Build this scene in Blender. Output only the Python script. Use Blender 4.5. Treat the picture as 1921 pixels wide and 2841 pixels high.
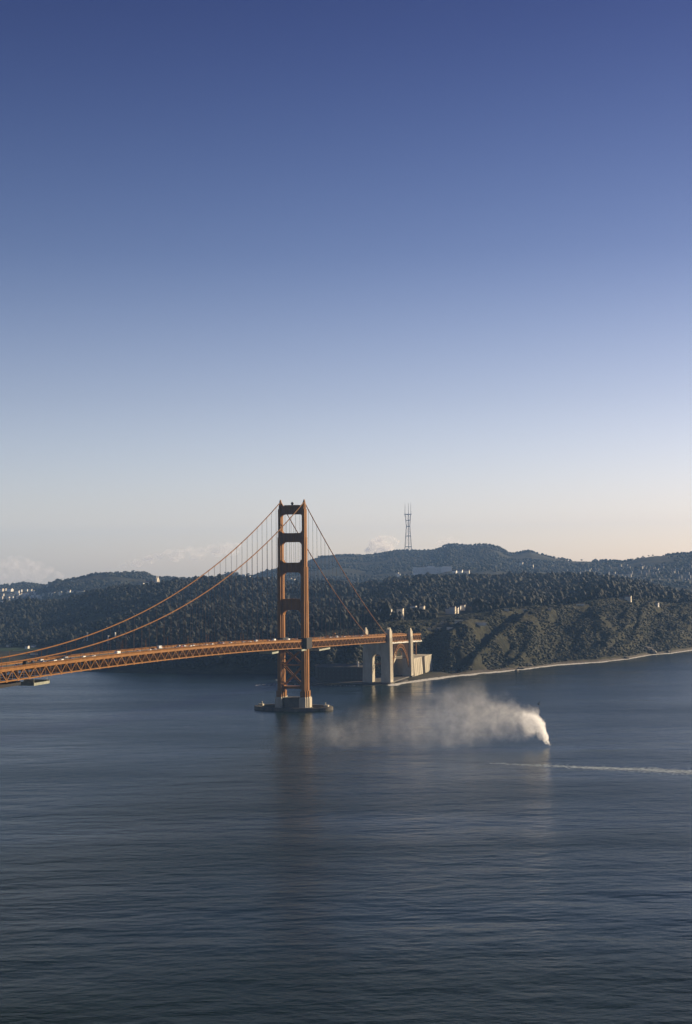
import bpy, bmesh, math, random
import numpy as np
from mathutils import Vector, Matrix
random.seed(7); RS = np.random.RandomState(11)
for o in list(bpy.data.objects): bpy.data.objects.remove(o)
SC = bpy.context.scene; COL = SC.collection
# ---------------------------------------------------------------- camera (bridge frame: +Y runs north along the deck, X = east, origin under the tower)
CAM = Vector((-493.125, 1479.639, 151.093)); YAW, PITCH, ROLL, FPX = 0.283857, 0.041299, -0.0078087, 3934.2
fw = Vector((math.sin(YAW) * math.cos(PITCH), -math.cos(YAW) * math.cos(PITCH), math.sin(PITCH)))
rt = fw.cross(Vector((0, 0, 1))).normalized(); up = rt.cross(fw)
rt, up = rt * math.cos(ROLL) + up * math.sin(ROLL), up * math.cos(ROLL) - rt * math.sin(ROLL)
cd = bpy.data.cameras.new('camera'); cam = bpy.data.objects.new('camera', cd); COL.objects.link(cam)
cam.matrix_world = Matrix(((rt.x, up.x, -fw.x, CAM.x), (rt.y, up.y, -fw.y, CAM.y), (rt.z, up.z, -fw.z, CAM.z), (0, 0, 0, 1)))
cd.sensor_fit = 'VERTICAL'; cd.sensor_height = 36; cd.lens = 36 * FPX / 2841
cd.clip_start = 1; cd.clip_end = 200000
SC.camera = cam
# ---------------------------------------------------------------- sky, sun, exposure
SUN_A, SUN_EL = math.radians(46), math.radians(18)          # degrees south of west, elevation
SUN = Vector((-math.cos(SUN_EL) * math.cos(SUN_A), -math.cos(SUN_EL) * math.sin(SUN_A), math.sin(SUN_EL)))
world = bpy.data.worlds.new('World'); SC.world = world; world.use_nodes = True
wt = world.node_tree; bgn = wt.nodes['Background']
sky = wt.nodes.new('ShaderNodeTexSky'); sky.sky_type = 'NISHITA'; sky.sun_disc = False
sky.sun_elevation = SUN_EL; sky.sun_rotation = math.atan2(SUN.x, SUN.y)
sky.altitude = 150; sky.air_density = 1.0; sky.dust_density = 0.6; sky.ozone_density = 4.0
bgn.inputs['Strength'].default_value = 0.0525
# the film's deep, hazy-bottomed sky: one tint by height above the horizon, the same all the way round
tcw = wt.nodes.new('ShaderNodeTexCoord'); spw = wt.nodes.new('ShaderNodeSeparateXYZ'); wt.links.new(tcw.outputs['Generated'], spw.inputs[0])
mrw = wt.nodes.new('ShaderNodeMapRange'); mrw.inputs['From Min'].default_value = 0; mrw.inputs['From Max'].default_value = .5; wt.links.new(spw.outputs['Z'], mrw.inputs['Value'])
rpw = wt.nodes.new('ShaderNodeValToRGB'); rpw.color_ramp.interpolation = 'B_SPLINE'; ew = rpw.color_ramp.elements
STOPS = [(0, (2.16, 1.70, 1.60)), (.094, (1.94, 1.46, 1.46)), (.24, (1.68, 1.16, 1.10)), (.44, (.80, .665, .80)), (.75, (.305, .262, .50)), (1.0, (.18, .16, .31))]
while len(ew) < len(STOPS): ew.new(.5)
for e_, (p_, c_) in zip(ew, STOPS): e_.position = p_; e_.color = (c_[0] / 2, c_[1] / 2, c_[2] / 2, 1)
mlw = wt.nodes.new('ShaderNodeVectorMath'); mlw.operation = 'MULTIPLY'; s2w = wt.nodes.new('ShaderNodeVectorMath'); s2w.operation = 'SCALE'; s2w.inputs['Scale'].default_value = 2
wt.links.new(mrw.outputs[0], rpw.inputs[0]); wt.links.new(sky.outputs[0], mlw.inputs[0]); wt.links.new(rpw.outputs[0], mlw.inputs[1]); wt.links.new(mlw.outputs[0], s2w.inputs[0]); wt.links.new(s2w.outputs[0], bgn.inputs[0])
sd = bpy.data.lights.new('sun', 'SUN'); sd.energy = 5.0; sd.angle = math.radians(0.5); sd.color = (1.0, 0.79, 0.52)
so = bpy.data.objects.new('sun', sd); COL.objects.link(so); so.rotation_euler = SUN.to_track_quat('Z', 'Y').to_euler(); so.location = (-900, -700, 600)
SC.view_settings.view_transform = 'Standard'; SC.view_settings.look = 'None'
SC.view_settings.exposure = 1.0; SC.view_settings.gamma = 1.0; SC.view_settings.use_curve_mapping = False
SC.cycles.max_bounces = 6; SC.cycles.diffuse_bounces = 2; SC.cycles.glossy_bounces = 3; SC.cycles.volume_bounces = 4
SC.cycles.transparent_max_bounces = 8; SC.cycles.volume_max_steps = 256; SC.cycles.use_denoising = True
SC.cycles.sample_clamp_indirect = 4.0

# ---------------------------------------------------------------- helpers
def tag(o, label, cat=None, group=None, kind=None):
    o['label'] = label
    if cat: o['category'] = cat
    if group: o['group'] = group
    if kind or cat: o['kind'] = kind or 'thing'
    return o
def link(o, parent=None):
    COL.objects.link(o)
    if parent is not None: o.parent = parent
    return o
def empty(name, loc=(0, 0, 0), parent=None, rz=0):
    o = bpy.data.objects.new(name, None); o.location = loc; o.rotation_euler = (0, 0, rz); o.empty_display_size = 2
    return link(o, parent)
def np_mesh(name, V, F, mats, smooth=False, cols=None, mi=None):
    V = np.asarray(V, np.float32); F = np.asarray(F, np.int32); k = F.shape[1]
    me = bpy.data.meshes.new(name); me.vertices.add(len(V)); me.vertices.foreach_set('co', V.ravel())
    me.loops.add(F.size); me.loops.foreach_set('vertex_index', F.ravel())
    me.polygons.add(len(F)); me.polygons.foreach_set('loop_start', np.arange(0, F.size, k, dtype=np.int32))
    me.polygons.foreach_set('loop_total', np.full(len(F), k, np.int32))
    me.polygons.foreach_set('use_smooth', np.full(len(F), smooth))
    if mi is not None: me.polygons.foreach_set('material_index', np.asarray(mi, np.int32))
    for m in (mats if isinstance(mats, (list, tuple)) else [mats]): me.materials.append(m)
    if cols is not None:
        a = me.attributes.new('tint', 'FLOAT', 'POINT'); a.data.foreach_set('value', np.asarray(cols, np.float32))
    me.update(calc_edges=True)
    return me
class MB:
    """collects boxes, beams and prisms for ONE mesh object"""
    def __init__(s): s.v = []; s.f = []; s.m = []
    def add(s, vs, fs, mi=0):
        n = len(s.v); s.v += [tuple(v) for v in vs]; s.f += [tuple(n + i for i in f) for f in fs]; s.m += [mi] * len(fs); return s
    def box(s, x0, x1, y0, y1, z0, z1, mi=0):
        return s.add([(x, y, z) for z in (z0, z1) for y in (y0, y1) for x in (x0, x1)],
                     [(0, 2, 3, 1), (4, 5, 7, 6), (0, 1, 5, 4), (2, 6, 7, 3), (0, 4, 6, 2), (1, 3, 7, 5)], mi)
    def taper(s, b, t, z0, z1, mi=0):                       # b, t = (x0,x1,y0,y1)
        vs = [(x, y, z0) for y in b[2:] for x in b[:2]] + [(x, y, z1) for y in t[2:] for x in t[:2]]
        return s.add(vs, [(0, 2, 3, 1), (4, 5, 7, 6), (0, 1, 5, 4), (2, 6, 7, 3), (0, 4, 6, 2), (1, 3, 7, 5)], mi)
    def beam(s, p, q, w, h, mi=0):
        p, q = Vector(p), Vector(q); d = (q - p).normalized()
        u = Vector((0, 0, 1)) if abs(d.z) < .95 else Vector((0, 1, 0))
        a = d.cross(u).normalized(); b = a.cross(d)
        vs = [c + a * (i * w / 2) + b * (j * h / 2) for c in (p, q) for j in (-1, 1) for i in (-1, 1)]
        return s.add(vs, [(0, 2, 3, 1), (4, 5, 7, 6), (0, 1, 5, 4), (2, 6, 7, 3), (0, 4, 6, 2), (1, 3, 7, 5)], mi)
    def prism(s, poly, a0, a1, axis='z', mi=0):             # poly: 2-D outline, extruded along axis
        def P(u, v, a): return {'z': (u, v, a), 'y': (u, a, v), 'x': (a, u, v)}[axis]
        n = len(poly)
        vs = [P(u, v, a0) for u, v in poly] + [P(u, v, a1) for u, v in poly]
        return s.add(vs, [tuple(range(n))[::-1], tuple(range(n, 2 * n))] + [(i, (i + 1) % n, n + (i + 1) % n, n + i) for i in range(n)], mi)
    def tube(s, pts, r, n=8, mi=0):
        rings = []; pts = [Vector(p) for p in pts]
        for i, p in enumerate(pts):
            d = (pts[min(i + 1, len(pts) - 1)] - pts[max(i - 1, 0)]).normalized()
            u = Vector((0, 0, 1)) if abs(d.z) < .95 else Vector((1, 0, 0))
            a = d.cross(u).normalized(); b = a.cross(d); rr = r[i] if isinstance(r, (list, tuple)) else r
            rings += [p + a * (rr * math.cos(2 * math.pi * k / n)) + b * (rr * math.sin(2 * math.pi * k / n)) for k in range(n)]
        f = [(i * n + k, i * n + (k + 1) % n, (i + 1) * n + (k + 1) % n, (i + 1) * n + k) for i in range(len(pts) - 1) for k in range(n)]
        f += [tuple(range(n))[::-1], tuple(range((len(pts) - 1) * n, len(pts) * n))]
        return s.add(rings, f, mi)
    def mesh(s, name, mats, smooth=False):
        me = bpy.data.meshes.new(name); me.from_pydata(s.v, [], s.f)
        for m in (mats if isinstance(mats, (list, tuple)) else [mats]): me.materials.append(m)
        me.polygons.foreach_set('material_index', s.m)
        if smooth: me.polygons.foreach_set('use_smooth', [True] * len(me.polygons))
        bm = bmesh.new(); bm.from_mesh(me); bmesh.ops.recalc_face_normals(bm, faces=bm.faces); bm.to_mesh(me); bm.free()
        return me
    def build(s, name, mats, parent=None, smooth=False, loc=None):
        o = bpy.data.objects.new(name, s.mesh(name, mats, smooth))
        if loc: o.location = loc
        return link(o, parent)
def inst(name, me, parent=None, mat=None, loc=None, rz=0, scale=None):
    o = bpy.data.objects.new(name, me)
    if mat is not None: o.matrix_basis = mat
    if loc is not None: o.location = loc; o.rotation_euler = (0, 0, rz)
    if scale is not None: o.scale = scale
    return link(o, parent)
def beam_matrix(p, q, w, h):
    p, q = Vector(p), Vector(q); d = q - p; L = d.length; d.normalize()
    u = Vector((0, 0, 1)) if abs(d.z) < .95 else Vector((0, 1, 0))
    a = d.cross(u).normalized(); b = a.cross(d); c = (p + q) / 2
    return Matrix(((d.x * L, a.x * w, b.x * h, c.x), (d.y * L, a.y * w, b.y * h, c.y), (d.z * L, a.z * w, b.z * h, c.z), (0, 0, 0, 1)))

# ---------------------------------------------------------------- procedural materials
def mat_nodes(name):
    m = bpy.data.materials.new(name); m.use_nodes = True; nt = m.node_tree
    return m, nt, nt.nodes['Principled BSDF'], nt.nodes.new, nt.links.new
def surf(name, c1, c2, scale=0.3, rough=0.7, bump=0.0, detail=6, stretch=(1, 1, 1), coord='Object', lo=.35, hi=.65, metal=0, spec=.5, bdist=.2):
    m, nt, b, N, L = mat_nodes(name)
    tc = N('ShaderNodeTexCoord'); mp = N('ShaderNodeMapping'); mp.inputs['Scale'].default_value = stretch
    if coord == 'World':
        ge = N('ShaderNodeNewGeometry'); L(ge.outputs['Position'], mp.inputs[0])
    else: L(tc.outputs[coord], mp.inputs[0])
    no = N('ShaderNodeTexNoise'); no.inputs['Scale'].default_value = scale; no.inputs['Detail'].default_value = detail; no.inputs['Roughness'].default_value = .62
    L(mp.outputs[0], no.inputs['Vector'])
    cr = N('ShaderNodeValToRGB'); cr.color_ramp.elements[0].position = lo; cr.color_ramp.elements[1].position = hi
    cr.color_ramp.elements[0].color = (*c1, 1); cr.color_ramp.elements[1].color = (*c2, 1)
    L(no.outputs['Fac'], cr.inputs[0]); L(cr.outputs[0], b.inputs['Base Color'])
    b.inputs['Roughness'].default_value = rough; b.inputs['Metallic'].default_value = metal
    b.inputs['Specular IOR Level'].default_value = spec
    if bump:
        bu = N('ShaderNodeBump'); bu.inputs['Strength'].default_value = bump; bu.inputs['Distance'].default_value = bdist
        L(no.outputs['Fac'], bu.inputs['Height']); L(bu.outputs[0], b.inputs['Normal'])
    return m
M = {}
M['orange'] = surf('orange_steel_paint', (.165, .073, .015), (.230, .104, .023), .25, .62, stretch=(1, 1, .35), coord='World', spec=.08)
M['cable'] = surf('cable_wrap_paint', (.15, .070, .022), (.20, .093, .032), .2, .7, coord='World', spec=.08)
M['rope'] = surf('suspender_rope_steel', (.07, .045, .036), (.10, .065, .055), 1., .7, coord='World')
M['asphalt'] = surf('asphalt', (.045, .045, .045), (.07, .068, .065), .4, .9, coord='World')
M['concrete'] = surf('weathered_concrete', (.285, .255, .195), (.43, .395, .315), .12, .85, bump=.3, stretch=(1, 1, .3), coord='World', spec=.2)
M['concrete_dark'] = surf('shade_dark_pier_concrete', (.045, .041, .033), (.12, .108, .084), .15, .85, bump=.3, coord='World', spec=.2)  # shade on the oval fender is put into this darker concrete tone
M['scaffold'] = surf('pale_scaffold_sheeting', (.40, .39, .36), (.60, .58, .54), .3, .7, coord='World')
M['galv'] = surf('grey_green_platform_paint', (.14, .155, .115), (.25, .265, .205), .4, .7, coord='World')
M['netting'] = surf('dark_netting', (.007, .007, .008), (.014, .013, .013), 1.2, .95, coord='World')
M['dark'] = surf('dark_painted_metal', (.012, .012, .012), (.03, .03, .03), 2, .6)
M['glass'] = surf('window_glass', (.02, .025, .03), (.04, .05, .06), 1, .08, spec=.8)
M['white'] = surf('white_wall_paint', (.66, .63, .56), (.82, .79, .72), .4, .8, coord='World')
M['cream'] = surf('cream_wall_paint', (.58, .52, .40), (.74, .67, .54), .4, .8, coord='World')
M['beige'] = surf('beige_wall_paint', (.42, .38, .30), (.58, .53, .44), .4, .8, coord='World')
M['grey'] = surf('grey_wall_paint', (.62, .61, .58), (.76, .75, .71), .2, .8, coord='World')
M['dull'] = surf('dull_stucco', (.10, .10, .105), (.17, .165, .16), .2, .85, coord='World')
M['roof'] = surf('grey_roof_shingle', (.075, .07, .07), (.14, .13, .125), .8, .9, coord='World')
M['redroof'] = surf('red_tile_roof', (.16, .07, .045), (.26, .12, .08), .8, .9, coord='World')
M['brick'] = surf('shade_dark_fort_brick', (.018, .014, .012), (.034, .025, .021), .5, .9, bump=.3, coord='World')  # near-black tone stands in for the shadow of bridge and hill
M['rock'] = surf('wet_black_rock', (.022, .020, .018), (.07, .062, .052), .35, .75, bump=.8, coord='World', bdist=.6)
M['bark'] = surf('tree_bark', (.05, .04, .03), (.09, .075, .055), 1.2, .9, bump=.5)
M['mast'] = surf('grey_red_mast_paint', (.13, .11, .11), (.20, .165, .16), .05, .7, coord='World')
M['foam'] = surf('sea_foam', (.38, .38, .37), (.62, .61, .58), .35, .8, coord='World', bump=.5)
M['wake'] = surf('thin_wake_foam', (.30, .38, .46), (.50, .60, .68), .5, .8, coord='World')
M['path'] = surf('pale_dirt_and_gravel', (.30, .26, .18), (.46, .41, .31), .3, .9, coord='World')
def foliage(name, dark, light, ns=.25):
    m, nt, b, N, L = mat_nodes(name)
    at = N('ShaderNodeAttribute'); at.attribute_name = 'tint'
    ge = N('ShaderNodeNewGeometry'); no = N('ShaderNodeTexNoise'); no.inputs['Scale'].default_value = ns; no.inputs['Detail'].default_value = 4
    L(ge.outputs['Position'], no.inputs['Vector'])
    ad = N('ShaderNodeMath'); ad.operation = 'MULTIPLY_ADD'; ad.inputs[1].default_value = .6; L(no.outputs['Fac'], ad.inputs[0]); 
    sc = N('ShaderNodeMath'); sc.operation = 'MULTIPLY_ADD'; sc.inputs[1].default_value = .8; sc.inputs[2].default_value = -.2
    L(at.outputs['Fac'], sc.inputs[0]); L(sc.outputs[0], ad.inputs[2])
    cr = N('ShaderNodeValToRGB'); e = cr.color_ramp.elements; e[0].color = (*dark, 1); e[1].color = (*light, 1); e[0].position = .2; e[1].position = .8
    L(ad.outputs[0], cr.inputs[0]); L(cr.outputs[0], b.inputs['Base Color']); b.inputs['Roughness'].default_value = .8; b.inputs['Specular IOR Level'].default_value = .15
    return m
M['tree'] = foliage('evergreen_foliage', (.006, .0085, .0065), (.015, .018, .011))
M['scrub'] = foliage('coastal_scrub', (.015, .020, .010), (.046, .046, .022), .12)
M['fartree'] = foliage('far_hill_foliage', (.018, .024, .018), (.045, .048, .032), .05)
def paint(name, c): 
    return surf(name, tuple(v * .92 for v in c), c, 3, .3, spec=.6)
CARP = [('white', paint('white_car_paint', (.80, .80, .78))), ('silver', paint('silver_car_paint', (.50, .51, .53))), ('black', paint('black_car_paint', (.02, .02, .022))),
        ('red', paint('red_car_paint', (.35, .03, .025))), ('blue', paint('blue_car_paint', (.03, .06, .16)))]
M['tyre'] = surf('tyre_rubber', (.015, .015, .015), (.03, .03, .03), 5, .9)
KN_AZ = [-6.287, 0.174, 2.603, 3.443, 4.274, 5.111, 6.234, 7.082, 7.862, 8.86, 9.676, 10.222, 10.725, 11.374, 12.096, 12.819, 13.544, 14.342, 14.85, 15.576, 16.303, 17.058, 17.393, 17.64, 17.901, 18.627, 19.207, 20.076, 20.943, 21.52, 22.383, 23.244, 23.859, 24.387, 25.381, 26.37, 27.213, 27.968, 28.163, 29.161, 30.807, 34.024, 39.133]
KN = [
 [(3745.2,-12),(3805.2,0.3),(3821.2,3),(4055.2,65.9),(3805.4,31.7),(3500,13.5),(3950,-16.5),(5375,63.9),(6800,158.5),(7700,68.5),(11500,-5)],
 [(2928.2,-12),(2988.2,0.3),(3004.2,3),(3238.2,77.1),(3372.6,48.7),(3536.8,36.3),(3986.8,6.3),(5393.4,88.6),(6800,190.5),(7700,100.5),(11500,-5)],
 [(2640.7,-12),(2700.7,0.3),(2716.7,3),(2950.7,78.1),(3220.4,63.9),(3550,65.8),(4000,35.8),(5400,109.9),(6800,208.5),(7700,118.5),(11500,-5)],
 [(2534.4,-12),(2594.4,0.3),(2610.4,3),(2842.5,78.8),(3183.4,72.8),(3600,82.7),(4050,52.7),(5458.7,113.7),(6867.4,200),(7767.4,110),(11500,-5)],
 [(2477.5,-12),(2537.5,0.3),(2553.5,3),(2783.7,85.2),(3173.6,84.3),(3650,99.4),(4100,69.4),(5516.9,118.1),(6933.7,192.9),(7833.7,102.9),(11500,-5)],
 [(2364,-12),(2424,0.3),(2440,3),(2668.4,90.7),(3132.6,92),(3700,109.4),(4150,79.4),(5575,115.3),(7000,176.9),(7900,86.9),(11500,-5)],
 [(2277.4,-12),(2337.4,0.3),(2353.4,3),(2579.3,90.3),(3102.1,96.2),(3741,118),(4191,88),(5681.2,120.2),(7171.4,179),(8071.4,89),(11500,-5)],
 [(2243.4,-12),(2303.4,0.3),(2319.4,3),(2543.4,83.1),(3096.2,92.6),(3771.8,118.2),(4221.8,88.2),(5760.9,123.5),(7300,186.1),(8200,96.1),(11500,-5)],
 [(2213.4,-12),(2273.4,0.3),(2289.4,3),(2510.4,80.3),(3090.7,91.4),(3800,118.5),(4250,88.5),(5863,128.7),(7476,197.5),(8376,107.5),(11500,-5)],
 [(2135.4,-12),(2195.4,0.3),(2211.4,3),(2428.6,81.5),(3040.4,91.4),(3788.1,117.2),(4238.1,87.2),(5969.1,146),(7700,237.2),(8600,147.2),(11500,-5)],
 [(2084.3,-12),(2144.3,0.3),(2160.3,3),(2374.3,80.3),(3006.2,91.3),(3778.5,118.3),(4228.5,88.3),(5986.2,141),(7743.8,225.1),(8643.8,135.1),(11500,-5)],
 [(2060.1,-12),(2120.1,0.3),(2136.1,3),(2337.3,77.4),(2982.9,90.8),(3772,120.2),(4222,90.2),(5997.6,159.1),(7773.1,263.4),(8673.1,173.4),(11500,-5)],
 [(2038.5,-12),(2098.5,0.3),(2114.5,3),(2303.8,69.8),(2961.8,87.8),(3766.1,121.9),(4216.1,91.9),(6008.1,166.6),(7800,278.3),(8700,188.3),(11500,-5)],
 [(2004.8,-12),(2064.8,0.3),(2080.8,3),(2254.8,67.7),(2931.4,87.2),(3758.5,122.7),(4208.5,92.7),(6004.2,163.7),(7800,271),(8700,181),(11500,-5)],
 [(1968.8,-12),(2028.8,0.3),(2066.4,1.4),(2228.8,62.6),(2913.3,85.1),(3750,123.6),(4200,93.6),(6000,167.2),(7800,278),(8700,188),(11500,-5)],
 [(1929.4,-12),(1989.4,0.3),(2139.4,1.4),(2239.4,58.3),(2914.5,81.7),(3739.6,121.1),(4189.6,91.1),(6010.9,150.7),(7832.3,243.7),(8732.3,153.7),(11500,-5)],
 [(1885.5,-12),(1945.5,0.3),(2095.5,1.4),(2200.2,58.5),(2888.2,79.6),(3729.2,116.8),(4179.2,86.8),(6021.8,148.4),(7864.5,243),(8764.5,153),(11500,-5)],
 [(1831.8,-12),(1891.8,0.3),(2061.8,1.4),(2151.8,62.3),(2856.5,79),(3717.7,111.6),(4167.7,81.6),(6033.9,146.7),(7900,244.4),(8800,154.4),(11500,-5)],
 [(1821.1,-12),(1881.1,0.3),(2051.1,1.4),(2141.1,61.3),(2847.3,74.8),(3710.4,104.4),(4160.4,74.4),(6001.6,138),(7842.9,232.3),(8742.9,142.3),(11500,-5)],
 [(1811.2,-12),(1871.2,0.3),(2041.2,1.4),(2131.2,59.7),(2837.2,71.9),(3700,100.1),(4150,70.1),(5955.6,131.6),(7761.2,222.3),(8661.2,132.3),(11500,-5)],
 [(1810.5,-12),(1870.5,0.3),(2011.1,1.4),(2106,54.1),(2832.3,69.7),(3720,101.3),(4170,71.3),(5924.8,133.8),(7679.6,226.1),(8579.6,136.1),(11500,-5)],
 [(1810.1,-12),(1870.1,0.3),(1980.1,1.4),(2080.1,53),(2827.4,70.3),(3740.8,103.7),(4190.8,73.7),(5892.7,132),(7594.7,219.6),(8494.7,129.6),(11500,-5)],
 [(1859.2,-12),(1919.2,0.3),(1979.2,1.4),(2089.2,51.6),(2836.6,70.2),(3750,104.8),(4200,74.8),(5878.6,129.8),(7557.1,213.7),(8457.1,123.7),(11500,-5)],
 [(1930.4,-12),(1990.4,0.3),(2006.4,3),(2120.4,49.3),(2856.8,69.5),(3756.8,105.6),(4206.8,75.6),(5868.1,126.8),(7529.4,206.3),(8429.4,116.3),(11500,-5)],
 [(2000,-12),(2060,0.3),(2076,3),(2190,45.2),(2898.3,67.8),(3764,106.4),(4214,76.4),(5857,123.1),(7500,197.2),(8400,107.2),(11500,-5)],
 [(2039.8,-12),(2099.8,0.3),(2115.8,3),(2229.8,43),(2929.2,68.9),(3784,110.9),(4234,80.9),(5783.7,111.5),(7333.3,166.9),(8233.3,76.9),(11500,-5)],
 [(2035.8,-12),(2095.8,0.3),(2111.8,3),(2225.8,42.9),(2934.2,70.7),(3800,114.6),(4250,84.6),(5725,107.5),(7200,154.2),(8100,64.2),(11500,-5)],
 [(2042.7,-12),(2102.7,0.3),(2118.7,3),(2232.7,42.3),(2938,73.1),(3800,119.8),(4250,89.8),(5625,94.9),(7000,121),(7900,31),(11500,-5)],
 [(2050.1,-12),(2110.1,0.3),(2126.1,3),(2240.1,40.6),(2942,75.3),(3800,126.1),(4250,96.1),(5445,105.3),(6640,138),(7540,48),(11500,-5)],
 [(2055.3,-12),(2115.3,0.3),(2131.3,3),(2245.3,39.5),(2944.9,74.5),(3800,125.4),(4250,94.4),(5325,94.4),(6400,114.4),(7300,24.4),(11500,-5)],
 [(2063.6,-12),(2123.6,0.3),(2139.6,3),(2253.6,37.8),(2949.5,71.5),(3800,121.1),(4250,91.1),(5251.4,91),(6252.8,111.1),(7152.8,21.1),(11500,-5)],
 [(2072.4,-12),(2132.4,0.3),(2148.4,3),(2262.4,35.7),(2954.3,67.7),(3800,115.8),(4250,85.8),(5177.8,91.4),(6105.5,117.2),(7005.5,27.2),(11500,-5)],
 [(2084.4,-12),(2144.4,0.3),(2160.4,3),(2274.4,33.8),(2967.8,61.7),(3815.4,105.6),(4265.4,75.6),(5132.7,86.5),(6000,116.7),(6900,26.7),(11500,-5)],
 [(2094.9,-12),(2154.9,0.3),(2170.9,3),(2284.9,32.2),(2979.6,57.2),(3828.6,98.1),(4278.6,68.1),(5118.4,93.5),(5958.2,139.8),(6858.2,49.8),(11500,-5)],
 [(2115.7,-12),(2175.7,0.3),(2191.7,3),(2355.7,26.3),(3029.7,53.4),(3853.6,96.5),(4303.6,66.5),(5091.3,95.3),(5879.1,145.2),(6779.1,55.2),(11500,-5)],
 [(2146.3,-12),(2206.3,0.3),(2222.3,3),(2515.5,14.8),(3128.9,38.4),(3878.6,86.3),(4328.6,64.3),(5064.3,87),(5800,137.1),(6700,47.1),(11500,-5)],
 [(2173.5,-12),(2233.5,0.3),(2249.5,3),(2653.5,6.8),(3214.4,29.3),(3900,74.9),(4350,52.9),(5101.3,75),(5852.6,121.7),(6752.6,31.7),(11500,-5)],
 [(2199,-12),(2259,0.3),(2275,3),(2691.4,4.3),(3244.6,23.9),(3920.8,63.5),(4370.8,41.5),(5135.4,63.5),(5900,107.6),(6800,17.6),(11500,-5)],
 [(2205.7,-12),(2265.7,0.3),(2281.7,3),(2701.4,4),(3252.5,23.1),(3926.2,62),(4376.2,40),(5688.1,52.2),(7000,84),(7900,-6),(11500,-5)],
 [(2241.2,-12),(2301.2,0.3),(2317.2,3),(2753.5,4),(3293.6,20.5),(3953.8,54.1),(4403.8,32.1),(5901.9,55.2),(7400,98.6),(8300,8.6),(11500,-5)],
 [(2303.8,-12),(2363.8,0.3),(2379.8,3),(2843.8,4),(3364.1,18.8),(4000,48.8),(4450,26.8),(5925,39.7),(7400,69.5),(8300,-20.5),(11500,-5)],
 [(2402.5,-12),(2462.5,0.3),(2478.5,3),(2942.5,4),(3452.1,19.3),(4075,50.4),(4525,28.4),(5962.5,43.3),(7400,75.8),(8300,-14.2),(11500,-5)],
 [(2595.5,-12),(2655.5,0.3),(2671.5,3),(3135.5,4),(3614.5,20.4),(4200,53.7),(4650,31.7),(6025,52.1),(7400,92),(8300,2),(11500,-5)],
]
# ---------------------------------------------------------------- terrain height field (metres, bridge frame)
TC = np.array([-493.0, 1480.0])             # survey point the bearings below are taken from
def _hash(ix, iy, s):
    h = (ix.astype(np.int64) * 374761393 + iy.astype(np.int64) * 668265263 + s * 974711) & 0x7fffffff
    h = ((h ^ (h >> 13)) * 1274126177) & 0x7fffffff
    return ((h ^ (h >> 16)) & 0xffff) / 65535.0
def vnoise(x, y, s=0):
    ix, iy = np.floor(x), np.floor(y); fx, fy = x - ix, y - iy
    fx, fy = fx * fx * (3 - 2 * fx), fy * fy * (3 - 2 * fy)
    a, b = _hash(ix, iy, s), _hash(ix + 1, iy, s); c, d = _hash(ix, iy + 1, s), _hash(ix + 1, iy + 1, s)
    return (a + (b - a) * fx) * (1 - fy) + (c + (d - c) * fx) * fy - 0.5
def fbm(x, y, o=4, s=0):
    r = 0 * x; a = 1.0
    for i in range(o):
        r = r + a * vnoise(x, y, s + i); x, y, a = x * 2.03 + 7.1, y * 2.03 + 3.7, a * 0.5
    return r
KN_AZ = np.array(KN_AZ); KNA = np.array(KN, float)      # (column, knot, (range, z))
def knots_at(az):
    out = np.empty(az.shape + KNA.shape[1:])
    for k in range(KNA.shape[1]):
        for j in range(2):
            out[..., k, j] = np.interp(az, KN_AZ, KNA[:, k, j])
    return out
def ground(X, Y):
    X, Y = np.atleast_1d(np.asarray(X, float)), np.atleast_1d(np.asarray(Y, float))
    dx, dy = X - TC[0], Y - TC[1]
    R = np.hypot(dx, dy); az = np.degrees(np.arctan2(dx, -dy))
    kn = knots_at(az); r, z = kn[..., 0], kn[..., 1]; n = r.shape[-1]
    d = np.diff(z, axis=-1) / np.diff(r, axis=-1)
    m = np.zeros_like(z)
    w = d[..., :-1] * d[..., 1:]
    with np.errstate(divide='ignore', invalid='ignore'):
        hm = np.where(w > 0, 2 * w / (d[..., :-1] + d[..., 1:]), 0)
    m[..., 1:-1] = hm; m[..., 0] = d[..., 0]; m[..., -1] = d[..., -1]
    i = np.clip((R[..., None] >= r).sum(-1) - 1, 0, n - 2)
    g = lambda a, j: np.take_along_axis(a, j[..., None], -1)[..., 0]
    r0, r1, z0, z1, m0, m1 = g(r, i), g(r, i + 1), g(z, i), g(z, i + 1), g(m, i), g(m, i + 1)
    h = r1 - r0; t = np.clip((R - r0) / h, 0, 1)
    Z = z0 * (1 + 2 * t) * (1 - t) ** 2 + m0 * h * t * (1 - t) ** 2 + z1 * t * t * (3 - 2 * t) + m1 * h * t * t * (t - 1)
    rs, rc = r[..., 2] - 14, r[..., 3]
    tc = np.clip((R - rs - 10) / (rc - rs), 0, 1.3)
    cl = np.clip(tc * 4, 0, 1) * np.clip((1.25 - tc) * 4, 0, 1) * np.clip((z[..., 3] - 15) / 30, 0, 1)
    arc = az * 48.0                                  # metres along the shore at about 2.75 km
    sl = arc + (R - rs) * 0.55
    gul = 1 - np.abs(fbm(sl / 85, R / 420, 4, 5)) * 3.2
    Z = Z + cl * (gul - 0.55) * 14 + cl * fbm(arc / 22, R / 30, 5, 21) * 9
    inl = np.clip((R - rc) / 300, 0, 1) * np.clip((z[..., 3] - 6) / 20 + (R - rc) / 900, 0, 1)
    Z = Z + inl * (fbm(X / 260, Y / 260, 5, 9) * 20) * np.clip(1 - np.abs(R - r[..., 5]) / 1e9, 0, 1)
    return Z, R, az, kn
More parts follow.
